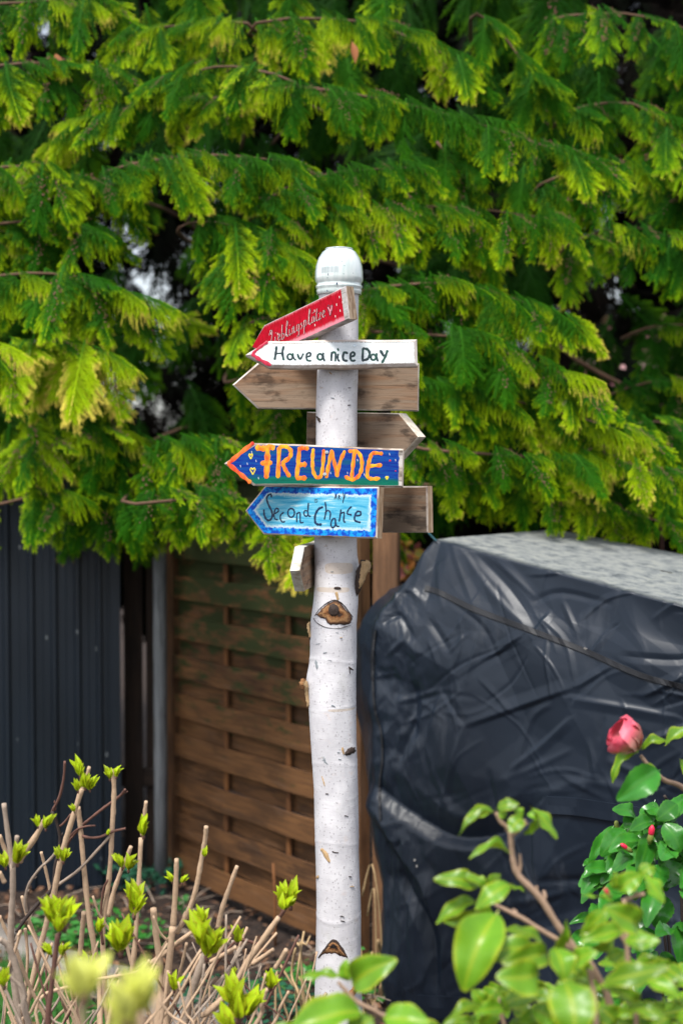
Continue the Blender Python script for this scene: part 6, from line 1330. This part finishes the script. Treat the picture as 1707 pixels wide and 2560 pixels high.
def cover_patch(name, label, cx, cy, rx, ry, n, sz, col_meshes, seed):
    r_ = random.Random(seed); V, F, A = [], [], []; mb = MB()
    for k in range(n):
        a = r_.random() * 6.28; q = r_.random() ** .5; x, y = cx + math.cos(a) * rx * q, cy + math.sin(a) * ry * q; z = r_.uniform(.01, .09); L = sz * r_.uniform(.6, 1.2); d = Vector((r_.uniform(-1, 1), r_.uniform(-1, .4), r_.uniform(-.2, .5))).normalized(); s = d.cross(Vector((r_.uniform(-.3, .3), -.4, .9))).normalized() * L * .32; b = Vector((x, y, z))
        mb.add([b, b + d * L * .5 + s, b + d * L, b + d * L * .5 - s], [(0, 1, 2), (0, 2, 3)], 0.0)
    o = link(name, mb.mesh(name), None, col_meshes); tag(o, label, 'ground cover', kind='stuff')
TEAL = mat_plain('low_teal_green_leaf', (.015, .09, .045), .5, .5, 30); GRN = mat_plain('low_bright_green_leaf', (.03, .17, .02), .5, .5, 30)
c1 = P(620, 2540, 4.0); cover_patch('ground_cover', 'low teal-green leaves on the soil left of the birch trunk', c1.x, 4.0, .22, .13, 260, .03, TEAL, 1)
c1 = P(230, 2380, 4.55); cover_patch('ground_cover', 'bright green low leaves beside the lawn edging', c1.x, 4.6, .26, .12, 300, .035, GRN, 2)
c1 = P(740, 2470, 4.3); cover_patch('ground_cover', 'green weeds behind the foot of the birch trunk', c1.x + .15, 4.2, .22, .16, 200, .035, GRN, 3)
c1 = P(360, 2230, 5.25); cover_patch('ground_cover', 'dark green leaves in the shaded corner behind the grey post', c1.x, 5.2, .18, .08, 140, .04, TEAL, 4)
def stalks(name, label, items, mat, Y):
    b0 = P(items[0][0][0][0], 2560, Y); o = thing(name, label, 'dry stalks', (b0.x, Y, 0))
    for pts, r in items:
        W3 = [P(x, y, Y + rg.uniform(-.04, .04)) for x, y in pts]; g = W3[-1].copy(); g.z = 0; g.x += rg.uniform(-.03, .03); mb = MB(); pp = smooth_path([tuple(p) for p in W3 + [g]], 4); mb.tube(pp, S(r, Y), 6); part('stalk', mb.mesh('stalk'), o, mat, True)
TANM = mat_plain('straw_coloured_stalk', (.48, .33, .17), .8, .3, 80)
stalks('dry_stalks', 'pale dry branching stalks left of the trunk foot', [([(760, 2328), (752, 2373), (744, 2437), (740, 2500)], 3), ([(775, 2340), (765, 2362), (752, 2380)], 2.6), ([(738, 2370), (729, 2437), (745, 2480), (760, 2560)], 3.4), ([(738, 2352), (748, 2365), (752, 2380)], 3), ([(700, 2410), (730, 2460), (760, 2500)], 3), ([(745, 2440), (770, 2480), (785, 2530)], 2.6), ([(726, 2560), (700, 2480), (690, 2440)], 3)], TANM, 3.7)
stalks('dry_grass', 'straw-coloured dry stalks right of the trunk foot, against the brown post', [([(945, 2350), (952, 2420), (950, 2560)], 3.5), ([(930, 2380), (925, 2470), (930, 2560)], 3), ([(900, 2370), (915, 2460), (925, 2560)], 2.4), ([(960, 2430), (940, 2500), (910, 2560)], 2.6), ([(905, 2240), (930, 2160), (952, 2320), (955, 2500)], 2.2), ([(918, 2290), (935, 2220), (940, 2400), (935, 2560)], 2), ([(905, 2470), (940, 2510), (960, 2520)], 2.4)], TANM, 4.15)
stk = thing('bamboo_cane', 'thin orange-brown cane standing before the slat fence', 'cane', (P(684, 2300, 4.6).x, 4.6, 0)); mb = MB(); mb.tube([P(683, 2158, 4.6), P(687, 2230, 4.6), P(688, 2320, 4.6), Vector((P(688, 2320, 4.6).x, 4.6, 0))], .0045, 8); part('cane_shaft', mb.mesh('cane_shaft'), stk, BATTEN, True)
def blossom(label, spots, Y, cols, seed):
    r_ = random.Random(seed); b = P(spots[0][0], spots[0][1], Y); o = thing('flowering_bush', label, 'bush', (b.x, Y, 0))
    ms = [leaf_mesh('petal_leaf', mat_plain('bush_leaf_%d_%d' % (seed, i), c, .5, .3, 40), seed * 10 + i, ell, .1, .1, nx=5, ny=5) for i, c in enumerate(cols)]
    for px, py, rx, ry, n in spots:
        for k in range(n):
            a = r_.random() * 6.28; q = r_.random() ** .5; p = P(px + math.cos(a) * rx * q, py + math.sin(a) * ry * q, Y + r_.uniform(-.1, .1)); L = r_.uniform(.025, .055); d = Vector((r_.uniform(-1, 1), r_.uniform(-.6, .2), r_.uniform(-.7, .7))).normalized(); leaf(o, ms, p, p + d * L, L * .55, (0, -1, .3), r_)
        c = P(px, py + ry, Y); g = c.copy(); g.z = 0; g.y += .05; mb = MB(); mb.tube([P(px, py - ry * .5, Y), c, (c + g) / 2 + Vector((.04, 0, 0)), g], [.003, .005, .008, .01], 6); part('stem', mb.mesh('stem'), o, STEMR, True)
blossom('bush with pink and orange young leaves glimpsed between the brown post and the cover', [(1010, 1385, 34, 38, 34), (1000, 1430, 26, 34, 20)], 5.25, [(.75, .22, .20), (.80, .30, .06), (.65, .45, .05), (.35, .30, .03)], 3)
blossom('bush with pale pink blossom in the dark hollow of the hedge at right', [(1640, 830, 36, 32, 16), (1610, 900, 22, 30, 8), (1500, 900, 60, 90, 14), (1420, 1010, 20, 12, 5), (1690, 880, 30, 60, 10)], 5.9, [(.55, .22, .25), (.42, .30, .18), (.6, .35, .36)], 4)
# bare branch across the hollow, dry leaf hanging at the top
hb = thing('fallen_branch', 'bare brown branch slanting across the dark hollow of the hedge', 'branch', tuple(P(1500, 930, 5.4)))
mb = MB(); mb.tube([P(1390, 860, 5.4), P(1440, 900, 5.4), P(1500, 935, 5.38), P(1570, 972, 5.36), P(1700, 1040, 5.5)], [.006, .008, .010, .011, .012], 8); part('branch_shaft', mb.mesh('branch_shaft'), hb, TWIG, True)
mb = MB(); mb.tube([P(1465, 915, 5.4), P(1455, 980, 5.38), P(1440, 1040, 5.36)], [.004, .003, .002], 6); part('side_twig', mb.mesh('side_twig'), hb, TWIG, True)
dl = leaf(Tl.o, [leaf_mesh('dead_leaf', mat_plain('dead_brown_leaf', (.38, .14, .05), .8, .4, 40), 4, lan, .1, .2)], P(140, 135, 4.4), P(148, 175, 4.4), .028, rg=rg, name='dead_leaf')
leaf(Tm.o, [dl.data], P(880, 105, 4.35), P(888, 160, 4.35), .022, rg=rg, name='dead_leaf')
